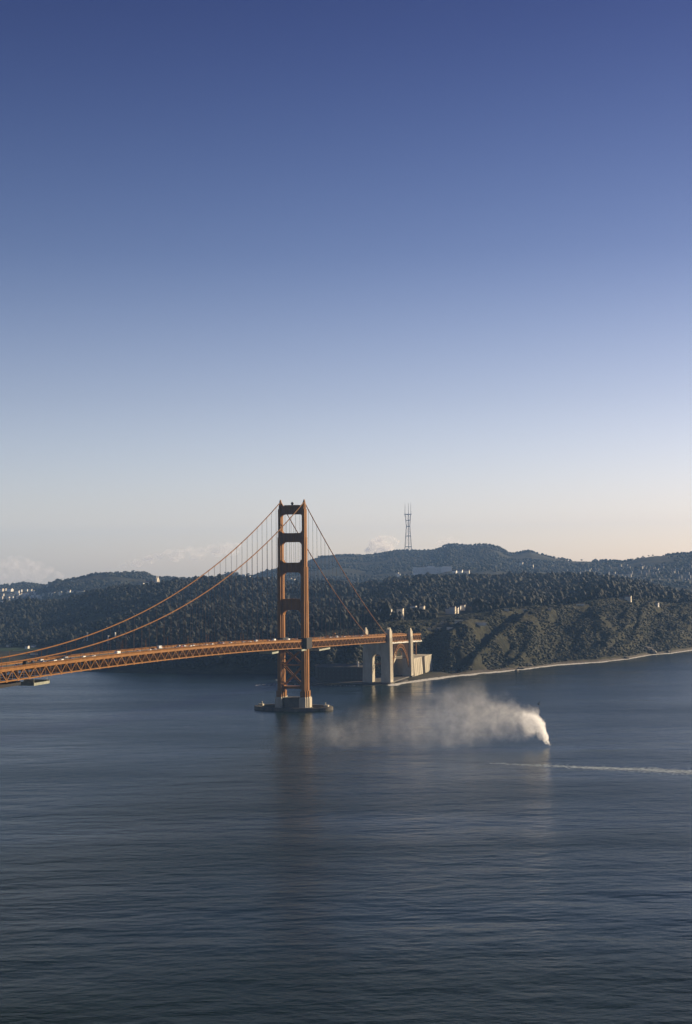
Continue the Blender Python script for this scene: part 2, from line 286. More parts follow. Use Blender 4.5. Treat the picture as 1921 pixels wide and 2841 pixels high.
TOWN = [(2784.4, -4217.9, 75.6, 9.6, 5.1), (2785.7, -4248.3, 78.3, 8.0, 3.5), (2729.3, -4194.1, 74.8, 15.0, 4.2), (2572.6, -3972.5, 66.8, 7.6, 7.3), (2563.0, -3971.1, 65.9, 6.1, 9.7), (2506.2, -3892.9, 63.2, 5.2, 4.8), (2296.4, -3546.1, 66.1, 9.8, 6.0), (2339.8, -3580.3, 65.6, 4, 3.5), (2655.4, -4211.5, 75.3, 4, 3.5), (2629.6, -4201.7, 72.3, 7.9, 5.9), (2503.2, -3993.9, 69.2, 5.3, 7.3), (2473.3, -3921.4, 65.5, 7.5, 4.8), (2121.5, -3289.7, 61.8, 5.3, 8.4), (2102.8, -3234.9, 56.9, 4.6, 8.4), (2107.9, -3256.1, 58.2, 5.2, 3.5), (2436.9, -3886.5, 65.0, 4.5, 4.7), (2098.9, -3288.4, 63.5, 7.9, 6.3), (2070.7, -3262.7, 61.3, 6.5, 4.9), (2144.5, -3417.2, 68.0, 4.0, 4.3), (2600.0, -3908.7, 60.2, 4, 4.0), (2371.5, -3500.2, 54.5, 5.6, 5.9), (2537.8, -3847.5, 57.3, 10.4, 6.3), (2359.5, -3552.0, 62.5, 4.2, 6.0), (2344.5, -3539.8, 61.8, 5.6, 5.2), (2323.5, -3465.5, 51.6, 6.9, 7.4), (2325.3, -3502.4, 56.2, 4, 3.5), (2188.3, -3228.3, 48.7, 6.6, 4.2), (2300.5, -3495.7, 56.3, 4.8, 7.4), (2163.2, -3263.2, 53.8, 5.9, 6.3), (2085.4, -3117.6, 48.6, 4, 3.5), (2078.4, -3125.0, 49.2, 4.5, 4.1), (2023.6, -3004.3, 41.4, 7.5, 8.0), (2147.2, -3113.6, 46.2, 6.4, 3.5), (2138.0, -3115.4, 47.0, 4, 3.5), (2288.0, -3516.5, 61.2, 4.2, 3.5), (2482.0, -3909.7, 64.7, 6.0, 3.5), (2056.3, -3297.7, 70.0, 4.6, 7.0), (1972.7, -3172.2, 75.4, 8.9, 4.1), (1913.4, -3115.3, 76.3, 4.4, 4.7), (1889.0, -3131.4, 81.7, 6.9, 4.7), (2593.3, -4293.1, 88.3, 7.1, 6.8), (2660.6, -4167.4, 73.9, 6.3, 3.5), (1893.4, -3139.2, 82.6, 7.9, 5.3), (1869.2, -3128.1, 81.4, 10.5, 3.9), (1849.7, -3117.8, 81.5, 10.5, 3.9), (1826.2, -3099.5, 81.8, 10.4, 3.9), (1778.9, -3022.5, 81.7, 6.4, 5.1), (1917.7, -3119.8, 76.6, 6.6, 6.6), (1647.1, -4429.7, 120.9, 8.0, 6.4), (1500.8, -4109.3, 114.8, 7.5, 6.0), (1482.0, -4119.2, 117.7, 7.5, 6.0), (1451.5, -4082.2, 116.3, 6.0, 4.5), (1413.7, -4009.6, 115.2, 5.9, 5.9), (1768.9, -4602.3, 128.6, 9.9, 4.9), (1738.6, -4581.6, 123.6, 8.2, 4.9), (1328.0, -3953.3, 116.6, 7.3, 5.8), (1286.3, -3869.1, 112.8, 7.2, 5.7), (1677.7, -3284.1, 103.1, 12.0, 5.3), (1725.3, -3440.3, 104.2, 11.0, 5.5), (914.9, -4083.9, 133.6, 7.3, 7.3), (837.6, -3797.2, 127.5, 6.9, 8.3), (541.3, -4871.7, 174.2, 11.4, 6.5), (466.3, -4692.2, 162.2, 11.1, 6.4), (-256.8, -3068.2, 70.0, 8.1, 5.8), (-266.6, -3068.7, 67.7, 9.3, 6.9), (-277.4, -3069.3, 65.4, 9.3, 6.9), (-283.7, -3099.6, 67.1, 7.0, 5.8), (625.8, -3827.7, 141.1, 9.7, 5.5), (626.0, -3916.5, 140.8, 16.8, 5.6), (604.3, -3942.4, 140.6, 14.1, 5.6)]
HILLSIDE = [(-230.2, -4025.1, 130.0, 8.3, 6.0), (-78.2, -4397.7, 151.8, 8.9, 3.8), (169.0, -4589.3, 138.3, 8.3, 4.6), (-204.9, -3606.2, 106.7, 4.5, 5.2), (302.7, -4615.6, 142.6, 4.9, 7.6), (-23.5, -3556.5, 110.1, 6.9, 6.0), (-26.6, -4433.0, 155.4, 7.8, 5.3), (-61.4, -3581.0, 110.4, 5.9, 3.6), (155.2, -4041.4, 132.7, 6.5, 5.8), (39.5, -4056.8, 125.2, 5.9, 5.7), (-111.9, -4418.1, 154.0, 6.2, 5.6), (-74.3, -4373.4, 149.3, 7.0, 6.1), (-188.0, -4194.2, 141.5, 7.1, 4.3), (55.2, -4766.3, 155.1, 9.2, 5.7), (-161.5, -4108.5, 138.5, 8.1, 5.0), (74.8, -4071.4, 130.3, 7.9, 6.6), (1.7, -4758.8, 161.6, 7.6, 5.0), (-146.8, -3632.6, 111.9, 5.9, 5.2), (211.8, -4131.3, 133.1, 4.9, 5.8), (43.1, -3908.7, 118.7, 4.3, 3.8), (-95.3, -4059.1, 132.9, 6.7, 6.5), (-14.6, -3911.2, 115.7, 6.2, 6.6), (-61.5, -4414.6, 156.4, 6.1, 7.0), (137.6, -4791.7, 155.3, 7.1, 5.6), (-55.4, -4176.4, 137.8, 5.5, 5.1), (-12.4, -3594.6, 112.6, 7.7, 5.3), (168.4, -3852.5, 122.0, 6.9, 6.2), (-31.3, -4445.4, 158.4, 8.0, 6.8), (-11.9, -3552.4, 110.5, 4.5, 6.2), (1.3, -3973.0, 118.3, 7.3, 6.9), (-211.6, -4492.7, 162.6, 4.6, 5.9), (201.5, -3929.9, 126.5, 6.4, 5.8), (83.3, -4739.7, 148.9, 9.3, 6.9), (-47.3, -4365.4, 147.2, 6.3, 6.6), (14.1, -3574.0, 111.5, 6.7, 5.0), (210.6, -4617.9, 140.3, 8.3, 7.8), (-147.9, -3665.8, 115.2, 4.3, 6.0), (-149.0, -3975.5, 122.0, 5.6, 5.0), (20.9, -3696.9, 115.6, 5.3, 4.4), (-229.7, -3733.7, 109.1, 7.8, 6.0), (-68.6, -3647.8, 114.5, 7.4, 5.4), (-205.0, -4444.4, 155.1, 5.5, 5.0), (184.1, -4747.6, 146.8, 5.3, 5.5), (229.0, -4129.1, 133.4, 8.4, 5.2), (-69.9, -4018.1, 127.1, 8.1, 6.1), (-150.8, -4246.1, 143.4, 8.3, 4.3), (29.1, -3979.4, 120.0, 5.6, 6.6), (-158.7, -4417.9, 154.5, 5.5, 4.0), (-168.6, -4223.1, 143.1, 6.1, 4.6), (225.0, -4480.3, 137.5, 5.7, 6.0), (134.2, -4046.9, 134.7, 8.3, 4.8), (-201.9, -4492.3, 161.5, 7.1, 6.1), (-241.5, -3731.3, 108.8, 6.0, 5.8), (-237.9, -3944.4, 118.6, 8.1, 6.7), (0.0, -4045.4, 124.4, 5.0, 5.1), (-183.6, -4016.7, 128.5, 5.4, 3.9), (215.9, -4913.2, 160.6, 6.1, 5.7), (180.7, -3799.5, 115.9, 5.7, 5.3), (-45.2, -4425.4, 157.7, 4.9, 4.4), (-219.6, -4457.1, 158.1, 6.4, 7.1), (-185.2, -4185.0, 140.2, 5.1, 4.8), (3.9, -4776.6, 165.1, 7.9, 6.4), (182.4, -4593.9, 139.0, 5.6, 4.0), (-38.5, -4175.1, 137.3, 8.0, 4.3), (19.8, -4046.6, 124.0, 4.5, 4.8), (-73.6, -4379.4, 149.9, 6.1, 5.9), (-0.3, -3677.9, 113.5, 7.3, 6.0), (96.0, -4789.7, 154.9, 7.9, 5.7), (-11.6, -4043.4, 124.9, 8.2, 6.4), (120.6, -3610.5, 112.9, 6.6, 4.3), (-115.6, -4081.6, 135.2, 6.6, 5.6), (231.4, -4660.8, 143.7, 6.8, 4.2), (-96.4, -4320.8, 144.3, 6.5, 7.2), (-164.6, -4376.2, 147.3, 6.3, 5.9), (149.2, -3833.7, 118.1, 5.4, 3.8), (-106.8, -4050.9, 132.8, 4.3, 5.5), (-101.5, -4555.7, 164.3, 7.6, 4.8), (96.6, -4849.9, 163.5, 7.4, 7.8), (-197.1, -3632.8, 108.6, 5.8, 6.2), (-206.5, -3954.8, 118.9, 7.6, 4.0), (-169.3, -4100.0, 138.5, 5.5, 5.5), (-175.6, -4088.3, 137.4, 4.6, 4.6), (81.0, -3919.9, 123.3, 8.1, 5.3), (94.8, -3909.4, 123.0, 4.7, 3.7), (-62.6, -4276.3, 141.4, 6.4, 3.9), (5.5, -4096.1, 127.6, 8.5, 3.6), (-5.1, -4181.4, 134.9, 7.0, 6.7), (-0.4, -4129.8, 129.5, 6.5, 6.4), (-192.4, -4215.4, 144.0, 7.5, 6.0), (37.8, -3900.2, 116.5, 7.0, 5.1), (-81.4, -3570.6, 109.7, 6.3, 5.3), (34.9, -3906.5, 117.8, 7.7, 4.5), (70.1, -4002.5, 124.2, 5.4, 3.8), (79.7, -3920.1, 123.2, 6.2, 5.5), (-66.6, -4075.0, 131.7, 8.3, 6.4), (-231.5, -3959.1, 121.3, 7.5, 6.1), (-210.3, -4186.3, 142.8, 5.7, 3.6), (144.0, -3598.5, 109.9, 5.8, 3.6), (192.4, -4145.7, 134.4, 7.1, 6.6), (-17.2, -4363.0, 144.4, 7.6, 4.4), (155.2, -4871.4, 160.4, 8.2, 6.2), (87.0, -4769.5, 151.9, 8.8, 5.6), (-186.8, -4371.4, 147.2, 7.3, 6.5), (243.6, -4849.6, 156.6, 8.6, 4.4), (70.8, -4825.2, 162.4, 9.5, 7.4), (77.0, -3657.8, 116.1, 6.9, 3.6), (96.6, -3984.6, 126.5, 7.2, 4.7), (184.5, -4167.8, 135.7, 7.7, 5.5), (218.0, -4746.9, 147.6, 8.4, 5.8), (-110.8, -4418.0, 154.2, 7.6, 6.8), (-175.7, -4349.7, 145.6, 8.5, 5.9), (-121.2, -3576.7, 109.4, 6.1, 4.2), (91.3, -4226.5, 135.1, 8.7, 5.2), (62.2, -4220.4, 134.7, 5.3, 4.7), (-179.1, -3655.8, 111.7, 5.4, 4.8), (-203.8, -3960.7, 120.2, 6.1, 6.8), (-189.6, -4074.1, 135.4, 5.1, 6.5), (-200.5, -3972.5, 122.7, 7.5, 3.5), (-96.3, -3653.0, 117.2, 5.0, 3.8), (-203.5, -3855.5, 116.6, 5.5, 5.4), (196.7, -4719.1, 145.6, 8.0, 7.0), (-191.7, -3981.1, 123.5, 7.5, 4.1)]
GARRISON = [(86.1, -716.2, 83.9, 4, 4.0), (100.0, -790.1, 85.8, 4, 3.5), (78.3, -718.3, 84.4, 4, 3.5), (65.6, -743.2, 84.3, 4, 4.1), (74.3, -870.8, 84.7, 4.3, 4.3), (68.2, -909.3, 83.7, 4, 4.4), (43.7, -1007.1, 72.6, 4, 4.5), (32.5, -991.1, 72.4, 4.5, 7.7), (29.3, -1004.0, 73.3, 4, 5.8), (38.9, -1078.6, 74.9, 4, 4.6), (35.5, -1094.7, 75.8, 4, 5.3), (-251.5, -1248.7, 89.8, 4.9, 3.5)]
POSTS = [(748.5, -998.7, 20.4, 4, 9.9), (600.8, -783.9, 25.1, 4, 10.2), (599.2, -808.0, 32.0, 4, 7.7)]
SHORE_HOUSES = [(867.0, -980.4, 4.6, 5.7, 5.7), (937.7, -1033.6, 5.3, 4, 3.7), (872.7, -1014.9, 5.4, 5.8, 3.5), (776.5, -1031.6, 17.1, 8.6, 3.6)]
LOWWALL = [(766.4, -823.4, 3.7, 13.3, 3.5), (5.3, -686.8, 57.4, 5.1, 3.5), (-8.3, -708.3, 57.6, 10.8, 3.5), (-29.0, -682.1, 58.8, 10.1, 3.5), (-34.8, -723.2, 69.0, 13.7, 3.5), (-61.9, -734.8, 64.1, 28.7, 3.5), (-2.8, -747.0, 65.2, 4, 3.5), (-82.7, -885.0, 81.3, 7.3, 3.5), (-102.4, -955.2, 79.9, 18.8, 3.5), (-145.4, -949.6, 80.1, 5.6, 3.5), (-180.4, -1096.4, 84.2, 14.5, 3.5)]
MISC = [(721.3, -1025.5, 37.9, 4, 3.5), (861.4, -4118.8, 134.5, 14.6, 27.8), (625.4, -3766.5, 135.9, 13.6, 25.9), (1814.6, -3738.9, 109.7, 8.7, 24.7), (269.7, -3890.4, 117.9, 5.5, 15.2), (-301.3, -1297.7, 79.6, 4, 3.5)]
ROCKS = [(-144.8, -715.2, 4.5, 3.4), (-139.7, -657.7, 3.9, 2.8), (-145.0, -658.6, 3.3, 2.8), (-147.4, -724.0, 3.4, 2.3), (-142.8, -619.4, 3.2, 2.7), (-275.4, -934.6, 7.4, 3.7), (-250.6, -950.2, 3.7, 2.5), (-229.1, -927.1, 4.9, 2.5), (-265.1, -962.5, 2.5, 2.5), (-295.1, -1070.9, 14.3, 5.9), (-306.2, -1072.6, 11.7, 7.2), (-287.6, -1048.4, 9.0, 3.9), (-333.0, -1109.5, 5.9, 3.3)]
RIDGE_TREES = [(2241.2, -3712.4, 111.6, 19.5), (1971.8, -3699.7, 141.2, 15.6), (2094.1, -4026.8, 140.3, 18.3), (2051.1, -4023.7, 142.4, 18.9), (1847.3, -4591.9, 133.3, 18.8), (1828.6, -4611.9, 136.3, 17.3), (1896.5, -4852.4, 133.9, 14.5), (1808.1, -4760.6, 126.5, 16.6), (1794.5, -4995.1, 145.6, 17.3), (1888.8, -5181.3, 138.5, 14.2), (1713.7, -5572.1, 213.5, 17.6), (1698.5, -5573.7, 216.1, 16.8), (1672.4, -5584.9, 221.4, 9.3), (1553.4, -6003.6, 231.9, 9), (1259.4, -6148.6, 252.8, 9), (1250.2, -6224.6, 256.6, 10.9), (359.3, -5612.3, 187.7, 11.6), (111.1, -5225.2, 179.8, 9), (76.2, -5204.2, 186.0, 9), (27.1, -5208.2, 198.9, 9), (1.3, -5192.1, 201.8, 9), (-17.3, -5205.4, 205.1, 9), (51.7, -5206.2, 192.4, 9), (499.3, -5939.3, 199.9, 12.1)]
CLOUDS = {
 'a': [(15439, -26280, 297, 171), (15464, -26234, 176, 74), (15350, -26390, 217, 55), (15371, -26251, 418, 70), (15292, -26357, 320, 80), (15477, -26285, 422, 78), (15298, -26369, 315, 61), (15551, -26183, 362, 83), (15231, -26381, 351, 188), (15145, -26437, 466, 96), (15268, -26314, 481, 75), (15115, -26524, 295, 90), (15122, -26499, 270, 74), (15106, -26476, 426, 84), (15316, -26287, 458, 76), (15374, -26262, 379, 69), (14997, -26515, 325, 171), (14907, -26578, 227, 63), (15020, -26496, 450, 59), (14953, -26542, 446, 53), (15136, -26417, 340, 83), (15012, -26535, 199, 82), (15112, -26476, 417, 65), (15119, -26421, 271, 71), (14774, -26592, 268, 137), (14792, -26638, 370, 48), (14824, -26582, 174, 67), (14897, -26536, 285, 42), (14651, -26622, 312, 45), (14658, -26610, 327, 61), (14751, -26658, 362, 66), (14900, -26547, 243, 49), (14609, -26777, 211, 120), (14562, -26825, 135, 51), (14561, -26827, 136, 57), (14524, -26836, 164, 47), (14695, -26699, 183, 41), (14637, -26791, 123, 67), (14548, -26814, 138, 37), (14733, -26755, 218, 61), (15099, -26462, 152, 205), (15248, -26328, 196, 69), (14969, -26604, 218, 96), (14982, -26512, 270, 61), (15072, -26518, 299, 97), (15258, -26332, 174, 97), (14923, -26548, 109, 63), (14901, -26497, 204, 115), (15372, -26318, 115, 205), (15255, -26325, -15, 74), (15466, -26336, -26, 79), (15238, -26459, 173, 76), (15356, -26266, -36, 99), (15294, -26403, -14, 80), (15370, -26254, -34, 77), (15555, -26281, 190, 68), (14853, -26657, 110, 171), (14837, -26735, -12, 67), (14795, -26650, 231, 89), (14719, -26759, 80, 72), (14909, -26676, 234, 91), (14710, -26693, 178, 89), (14755, -26683, 5, 62), (14991, -26587, 165, 53), (14430, -26857, 98, 102), (14529, -26829, 82, 36), (14350, -26921, 80, 39), (14351, -26916, 73, 54), (14327, -26872, 119, 51), (14462, -26842, 170, 34), (14340, -26905, 86, 54), (14348, -26899, 131, 31), (15731, -26172, 276, 205), (15861, -26017, 328, 63), (15866, -26015, 241, 69), (15891, -26077, 336, 93), (15848, -26080, 173, 95), (15618, -26198, 401, 105), (15610, -26193, 399, 73), (15864, -26003, 297, 60), (15960, -25959, 199, 222), (15878, -26043, 338, 114), (16141, -25888, 124, 88), (15775, -26057, 244, 87), (16080, -25814, 108, 78), (15865, -25969, 48, 89), (15768, -26029, 133, 73), (16021, -25936, 44, 102)],
 'b': [(12414, -27769, 530, 85), (12470, -27709, 562, 30), (12424, -27733, 468, 32), (12346, -27833, 525, 36), (12425, -27774, 466, 36), (12355, -27772, 479, 45), (12346, -27825, 547, 41), (12494, -27746, 553, 36), (12214, -27911, 578, 94), (12147, -27941, 624, 50), (12126, -27927, 546, 34), (12136, -27932, 537, 28), (12231, -27897, 509, 47), (12302, -27873, 589, 38), (12247, -27928, 647, 45), (12204, -27946, 509, 34), (11995, -28013, 609, 85), (11943, -28035, 559, 38), (11941, -28054, 651, 29), (12065, -27956, 595, 26), (12058, -27985, 568, 41), (11987, -28050, 546, 26), (12053, -27994, 562, 40), (12075, -27983, 592, 46), (11761, -28077, 639, 94), (11854, -28053, 625, 29), (11832, -28017, 669, 31), (11663, -28095, 639, 33), (11852, -28045, 633, 49), (11861, -28066, 646, 37), (11766, -28079, 568, 44), (11784, -28102, 710, 48), (11529, -28146, 621, 102), (11639, -28143, 604, 31), (11568, -28151, 695, 30), (11534, -28151, 544, 51), (11635, -28140, 598, 39), (11604, -28078, 586, 45), (11629, -28146, 660, 57), (11452, -28139, 679, 33), (11306, -28240, 684, 102), (11323, -28237, 608, 45), (11388, -28166, 702, 41), (11216, -28302, 683, 46), (11285, -28283, 758, 42), (11370, -28189, 632, 39), (11358, -28210, 749, 30), (11350, -28195, 619, 47), (11130, -28343, 724, 85), (11152, -28320, 663, 32), (11125, -28337, 659, 28), (11050, -28340, 687, 46), (11148, -28328, 787, 48), (11211, -28327, 750, 34), (11064, -28384, 690, 36), (11055, -28363, 756, 36), (10933, -28394, 739, 94), (11015, -28341, 724, 40), (11027, -28371, 727, 47), (10943, -28385, 668, 39), (10866, -28409, 687, 47), (10853, -28457, 736, 42), (10967, -28391, 806, 45), (11019, -28349, 727, 39), (10779, -28443, 729, 77), (10790, -28417, 785, 37), (10700, -28452, 714, 23), (10780, -28433, 671, 33), (10703, -28452, 750, 37), (10846, -28440, 694, 43), (10829, -28432, 775, 32), (10851, -28409, 728, 43), (11244, -28302, 587, 120), (11178, -28348, 658, 67), (11155, -28343, 531, 35), (11220, -28354, 502, 59), (11344, -28251, 627, 60), (11163, -28362, 644, 51), (11150, -28371, 626, 48), (11143, -28310, 643, 64), (10929, -28381, 601, 120), (10914, -28416, 512, 37), (11044, -28364, 638, 51), (10848, -28400, 532, 56), (10913, -28420, 689, 63), (11029, -28325, 565, 46), (11013, -28312, 550, 52), (10956, -28355, 688, 45), (11626, -28170, 509, 120), (11565, -28169, 589, 40), (11509, -28210, 517, 63), (11532, -28207, 456, 49), (11550, -28204, 442, 53), (11679, -28106, 436, 63), (11536, -28209, 564, 66), (11730, -28111, 483, 59), (12072, -27987, 480, 111), (12136, -27919, 424, 60), (11973, -28046, 489, 60), (12015, -28014, 550, 54), (12016, -27988, 554, 34), (12002, -27982, 550, 41), (12079, -28002, 396, 56), (12139, -27986, 410, 36), (12574, -27736, 435, 102), (12478, -27777, 445, 54), (12662, -27679, 449, 37), (12662, -27731, 484, 58), (12591, -27770, 358, 52), (12592, -27722, 511, 50), (12604, -27737, 361, 44), (12528, -27795, 496, 36), (12878, -27634, 357, 102), (12827, -27699, 412, 40), (12827, -27615, 285, 42), (12884, -27648, 434, 49), (12977, -27606, 376, 58), (12800, -27675, 399, 49), (12934, -27588, 300, 55), (12886, -27660, 435, 43), (13142, -27447, 311, 77), (13099, -27440, 259, 39), (13209, -27440, 277, 40), (13190, -27400, 345, 28), (13074, -27489, 311, 24), (13105, -27448, 363, 31), (13168, -27431, 258, 33), (13078, -27466, 342, 26)],
 'c': [(7857, -29433, 756, 111), (7748, -29472, 765, 54), (7959, -29365, 754, 40), (7843, -29416, 840, 40), (7753, -29486, 741, 60), (7880, -29413, 674, 62), (7962, -29377, 765, 55), (7870, -29457, 842, 55), (7729, -29428, 836, 111), (7842, -29416, 859, 53), (7833, -29375, 822, 42), (7767, -29414, 757, 54), (7772, -29404, 759, 35), (7774, -29403, 760, 50), (7641, -29420, 894, 45), (7776, -29382, 762, 56), (7622, -29500, 868, 94), (7671, -29506, 806, 33), (7541, -29509, 910, 30), (7708, -29497, 905, 34), (7563, -29512, 811, 31), (7681, -29480, 813, 36), (7725, -29509, 863, 47), (7654, -29523, 938, 32), (7496, -29501, 850, 85), (7564, -29516, 898, 25), (7548, -29488, 798, 28), (7556, -29506, 801, 43), (7424, -29539, 881, 33), (7445, -29518, 798, 26), (7500, -29504, 786, 35), (7551, -29483, 801, 25), (7426, -29555, 785, 94), (7444, -29535, 855, 28), (7454, -29579, 716, 39), (7387, -29553, 719, 37), (7447, -29535, 854, 42), (7462, -29514, 849, 45), (7458, -29539, 852, 32), (7338, -29589, 807, 38), (7548, -29534, 697, 120), (7435, -29594, 707, 35), (7480, -29506, 776, 52), (7616, -29499, 770, 67), (7665, -29544, 656, 65), (7615, -29531, 775, 41), (7632, -29530, 766, 54), (7433, -29524, 742, 61), (7740, -29465, 674, 137), (7816, -29414, 591, 70), (7853, -29396, 626, 46), (7854, -29486, 604, 62), (7784, -29476, 775, 47), (7826, -29433, 594, 40), (7878, -29429, 665, 75), (7770, -29436, 573, 64), (7926, -29373, 626, 102), (7988, -29364, 563, 47), (7875, -29404, 692, 45), (7923, -29337, 548, 51), (7830, -29406, 601, 33), (7836, -29402, 589, 37), (8009, -29379, 573, 32), (8025, -29356, 599, 56), (7491, -29471, 598, 102), (7599, -29462, 596, 49), (7427, -29500, 538, 48), (7564, -29425, 549, 54), (7584, -29408, 591, 53), (7533, -29473, 526, 31), (7517, -29451, 523, 53), (7429, -29474, 662, 32)],
 'd': [(6308, -29764, 823, 68), (6341, -29767, 870, 28), (6333, -29781, 873, 34), (6238, -29768, 813, 23), (6236, -29757, 811, 35), (6245, -29789, 805, 31), (6353, -29743, 861, 21), (6358, -29753, 859, 24), (6200, -29838, 839, 68), (6128, -29842, 838, 31), (6150, -29853, 804, 26), (6161, -29847, 796, 32), (6195, -29827, 787, 33), (6208, -29844, 891, 25), (6179, -29834, 789, 38), (6170, -29855, 885, 36), (6104, -29853, 806, 68), (6174, -29841, 800, 25), (6064, -29875, 765, 30), (6178, -29859, 806, 30), (6042, -29845, 833, 34), (6174, -29841, 798, 28), (6038, -29883, 813, 27), (6171, -29835, 818, 22), (6281, -29826, 759, 85), (6191, -29813, 741, 26), (6353, -29842, 803, 36), (6202, -29832, 727, 36), (6243, -29845, 701, 32), (6367, -29816, 777, 34), (6249, -29815, 820, 42), (6255, -29811, 821, 31), (6439, -29787, 744, 68), (6369, -29801, 740, 24), (6508, -29792, 763, 31), (6387, -29818, 713, 35), (6387, -29799, 709, 23), (6432, -29814, 693, 32), (6442, -29809, 796, 38), (6379, -29809, 719, 38), (5995, -29843, 755, 60), (6055, -29854, 736, 34), (5978, -29851, 712, 28), (6040, -29821, 784, 32), (6047, -29826, 733, 23), (5964, -29835, 795, 28), (6007, -29832, 799, 32), (5949, -29874, 780, 24)],
}
# ---------------------------------------------------------------- ground: one sheet of land running down under the water
def build_terrain():
    azs = np.radians(np.linspace(KN_AZ[0] + 3, KN_AZ[-1] - 3, 420))
    fr = np.concatenate([np.linspace(0, 1, 14)[:-1] * 1.0, 1 + np.linspace(0, 1, 46)[:-1], 2 + np.linspace(0, 1, 8)[:-1] * 0])
    # rows: fractions between knots, dense on the coastal slope
    rows = [(0, 1, 6), (1, 2, 5), (2, 3, 56), (3, 4, 46), (4, 5, 46), (5, 6, 14), (6, 7, 34), (7, 8, 50), (8, 9, 10), (9, 10, 6)]
    kn = knots_at(np.degrees(azs)); R = []
    for a, b, n in rows:
        for t in np.arange(n) / n: R.append(kn[:, a, 0] * (1 - t) + kn[:, b, 0] * t)
    R.append(kn[:, 10, 0]); R = np.array(R)
    X = TC[0] + R * np.sin(azs)[None]; Y = TC[1] - R * np.cos(azs)[None]
    Z = ground(X, Y)[0]
    V = np.stack([X, Y, Z], -1).reshape(-1, 3); nr, nc = X.shape
    i = np.arange(nr - 1)[:, None] * nc + np.arange(nc - 1)[None]
    F = np.stack([i, i + 1, i + nc + 1, i + nc], -1).reshape(-1, 4)
    m, nt, b, N, L = mat_nodes('coastal_ground')
    ge = N('ShaderNodeNewGeometry'); sx = N('ShaderNodeSeparateXYZ'); L(ge.outputs['Position'], sx.inputs[0])
    def noise(sc, det=6, st=(1, 1, 1)):
        mp = N('ShaderNodeMapping'); mp.inputs['Scale'].default_value = st; L(ge.outputs['Position'], mp.inputs[0])
        n = N('ShaderNodeTexNoise'); n.inputs['Scale'].default_value = sc; n.inputs['Detail'].default_value = det; n.inputs['Roughness'].default_value = .65; L(mp.outputs[0], n.inputs['Vector']); return n
    def ramp(src, stops):
        r = N('ShaderNodeValToRGB'); e = r.color_ramp.elements
        while len(e) < len(stops): e.new(.5)
        for k, (p, c) in enumerate(stops): e[k].position = p; e[k].color = (*c, 1)
        L(src, r.inputs[0]); return r
    n1 = noise(.022); g = ramp(n1.outputs['Fac'], [(.32, (.017, .021, .011)), (.50, (.034, .034, .017)), (.62, (.046, .044, .021)), (.75, (.072, .062, .036))])
    n2 = noise(.09); g2 = ramp(n2.outputs['Fac'], [(.35, (.45, .45, .45)), (.7, (1.2, 1.2, 1.2))])
    mx = N('ShaderNodeMix'); mx.data_type = 'RGBA'; mx.blend_type = 'MULTIPLY'; mx.inputs['Factor'].default_value = 1
    L(g.outputs[0], mx.inputs['A']); L(g2.outputs[0], mx.inputs['B'])
    # sand near the water line
    n3 = noise(.05); ad = N('ShaderNodeMath'); ad.operation = 'MULTIPLY_ADD'; ad.inputs[1].default_value = 5; L(n3.outputs['Fac'], ad.inputs[0]); L(sx.outputs['Z'], ad.inputs[2])
    sr = N('ShaderNodeMapRange'); sr.inputs['From Min'].default_value = 4.6; sr.inputs['From Max'].default_value = 6.2; sr.inputs['To Min'].default_value = 1; sr.inputs['To Max'].default_value = 0; L(ad.outputs[0], sr.inputs['Value'])
    wx = N('ShaderNodeMapRange'); wx.inputs['From Min'].default_value = -70; wx.inputs['From Max'].default_value = -30; wx.inputs['To Min'].default_value = 1; wx.inputs['To Max'].default_value = 0; L(sx.outputs['X'], wx.inputs['Value'])
    ml = N('ShaderNodeMath'); ml.operation = 'MULTIPLY'; L(sr.outputs[0], ml.inputs[0]); L(wx.outputs[0], ml.inputs[1])
    m2 = N('ShaderNodeMix'); m2.data_type = 'RGBA'; L(ml.outputs[0], m2.inputs['Factor']); L(mx.outputs['Result'], m2.inputs['A']); m2.inputs['B'].default_value = (.10, .088, .072, 1)
    L(m2.outputs['Result'], b.inputs['Base Color']); b.inputs['Roughness'].default_value = .95; b.inputs['Specular IOR Level'].default_value = .1
    bu = N('ShaderNodeBump'); bu.inputs['Strength'].default_value = .8; bu.inputs['Distance'].default_value = 4; L(n2.outputs['Fac'], bu.inputs['Height']); L(bu.outputs[0], b.inputs['Normal'])
    o = link(bpy.data.objects.new('terrain', np_mesh('terrain', V, F, m, smooth=True)))
    tag(o, 'scrubby coastal bluffs and wooded hills across the strait', kind='structure')
build_terrain()
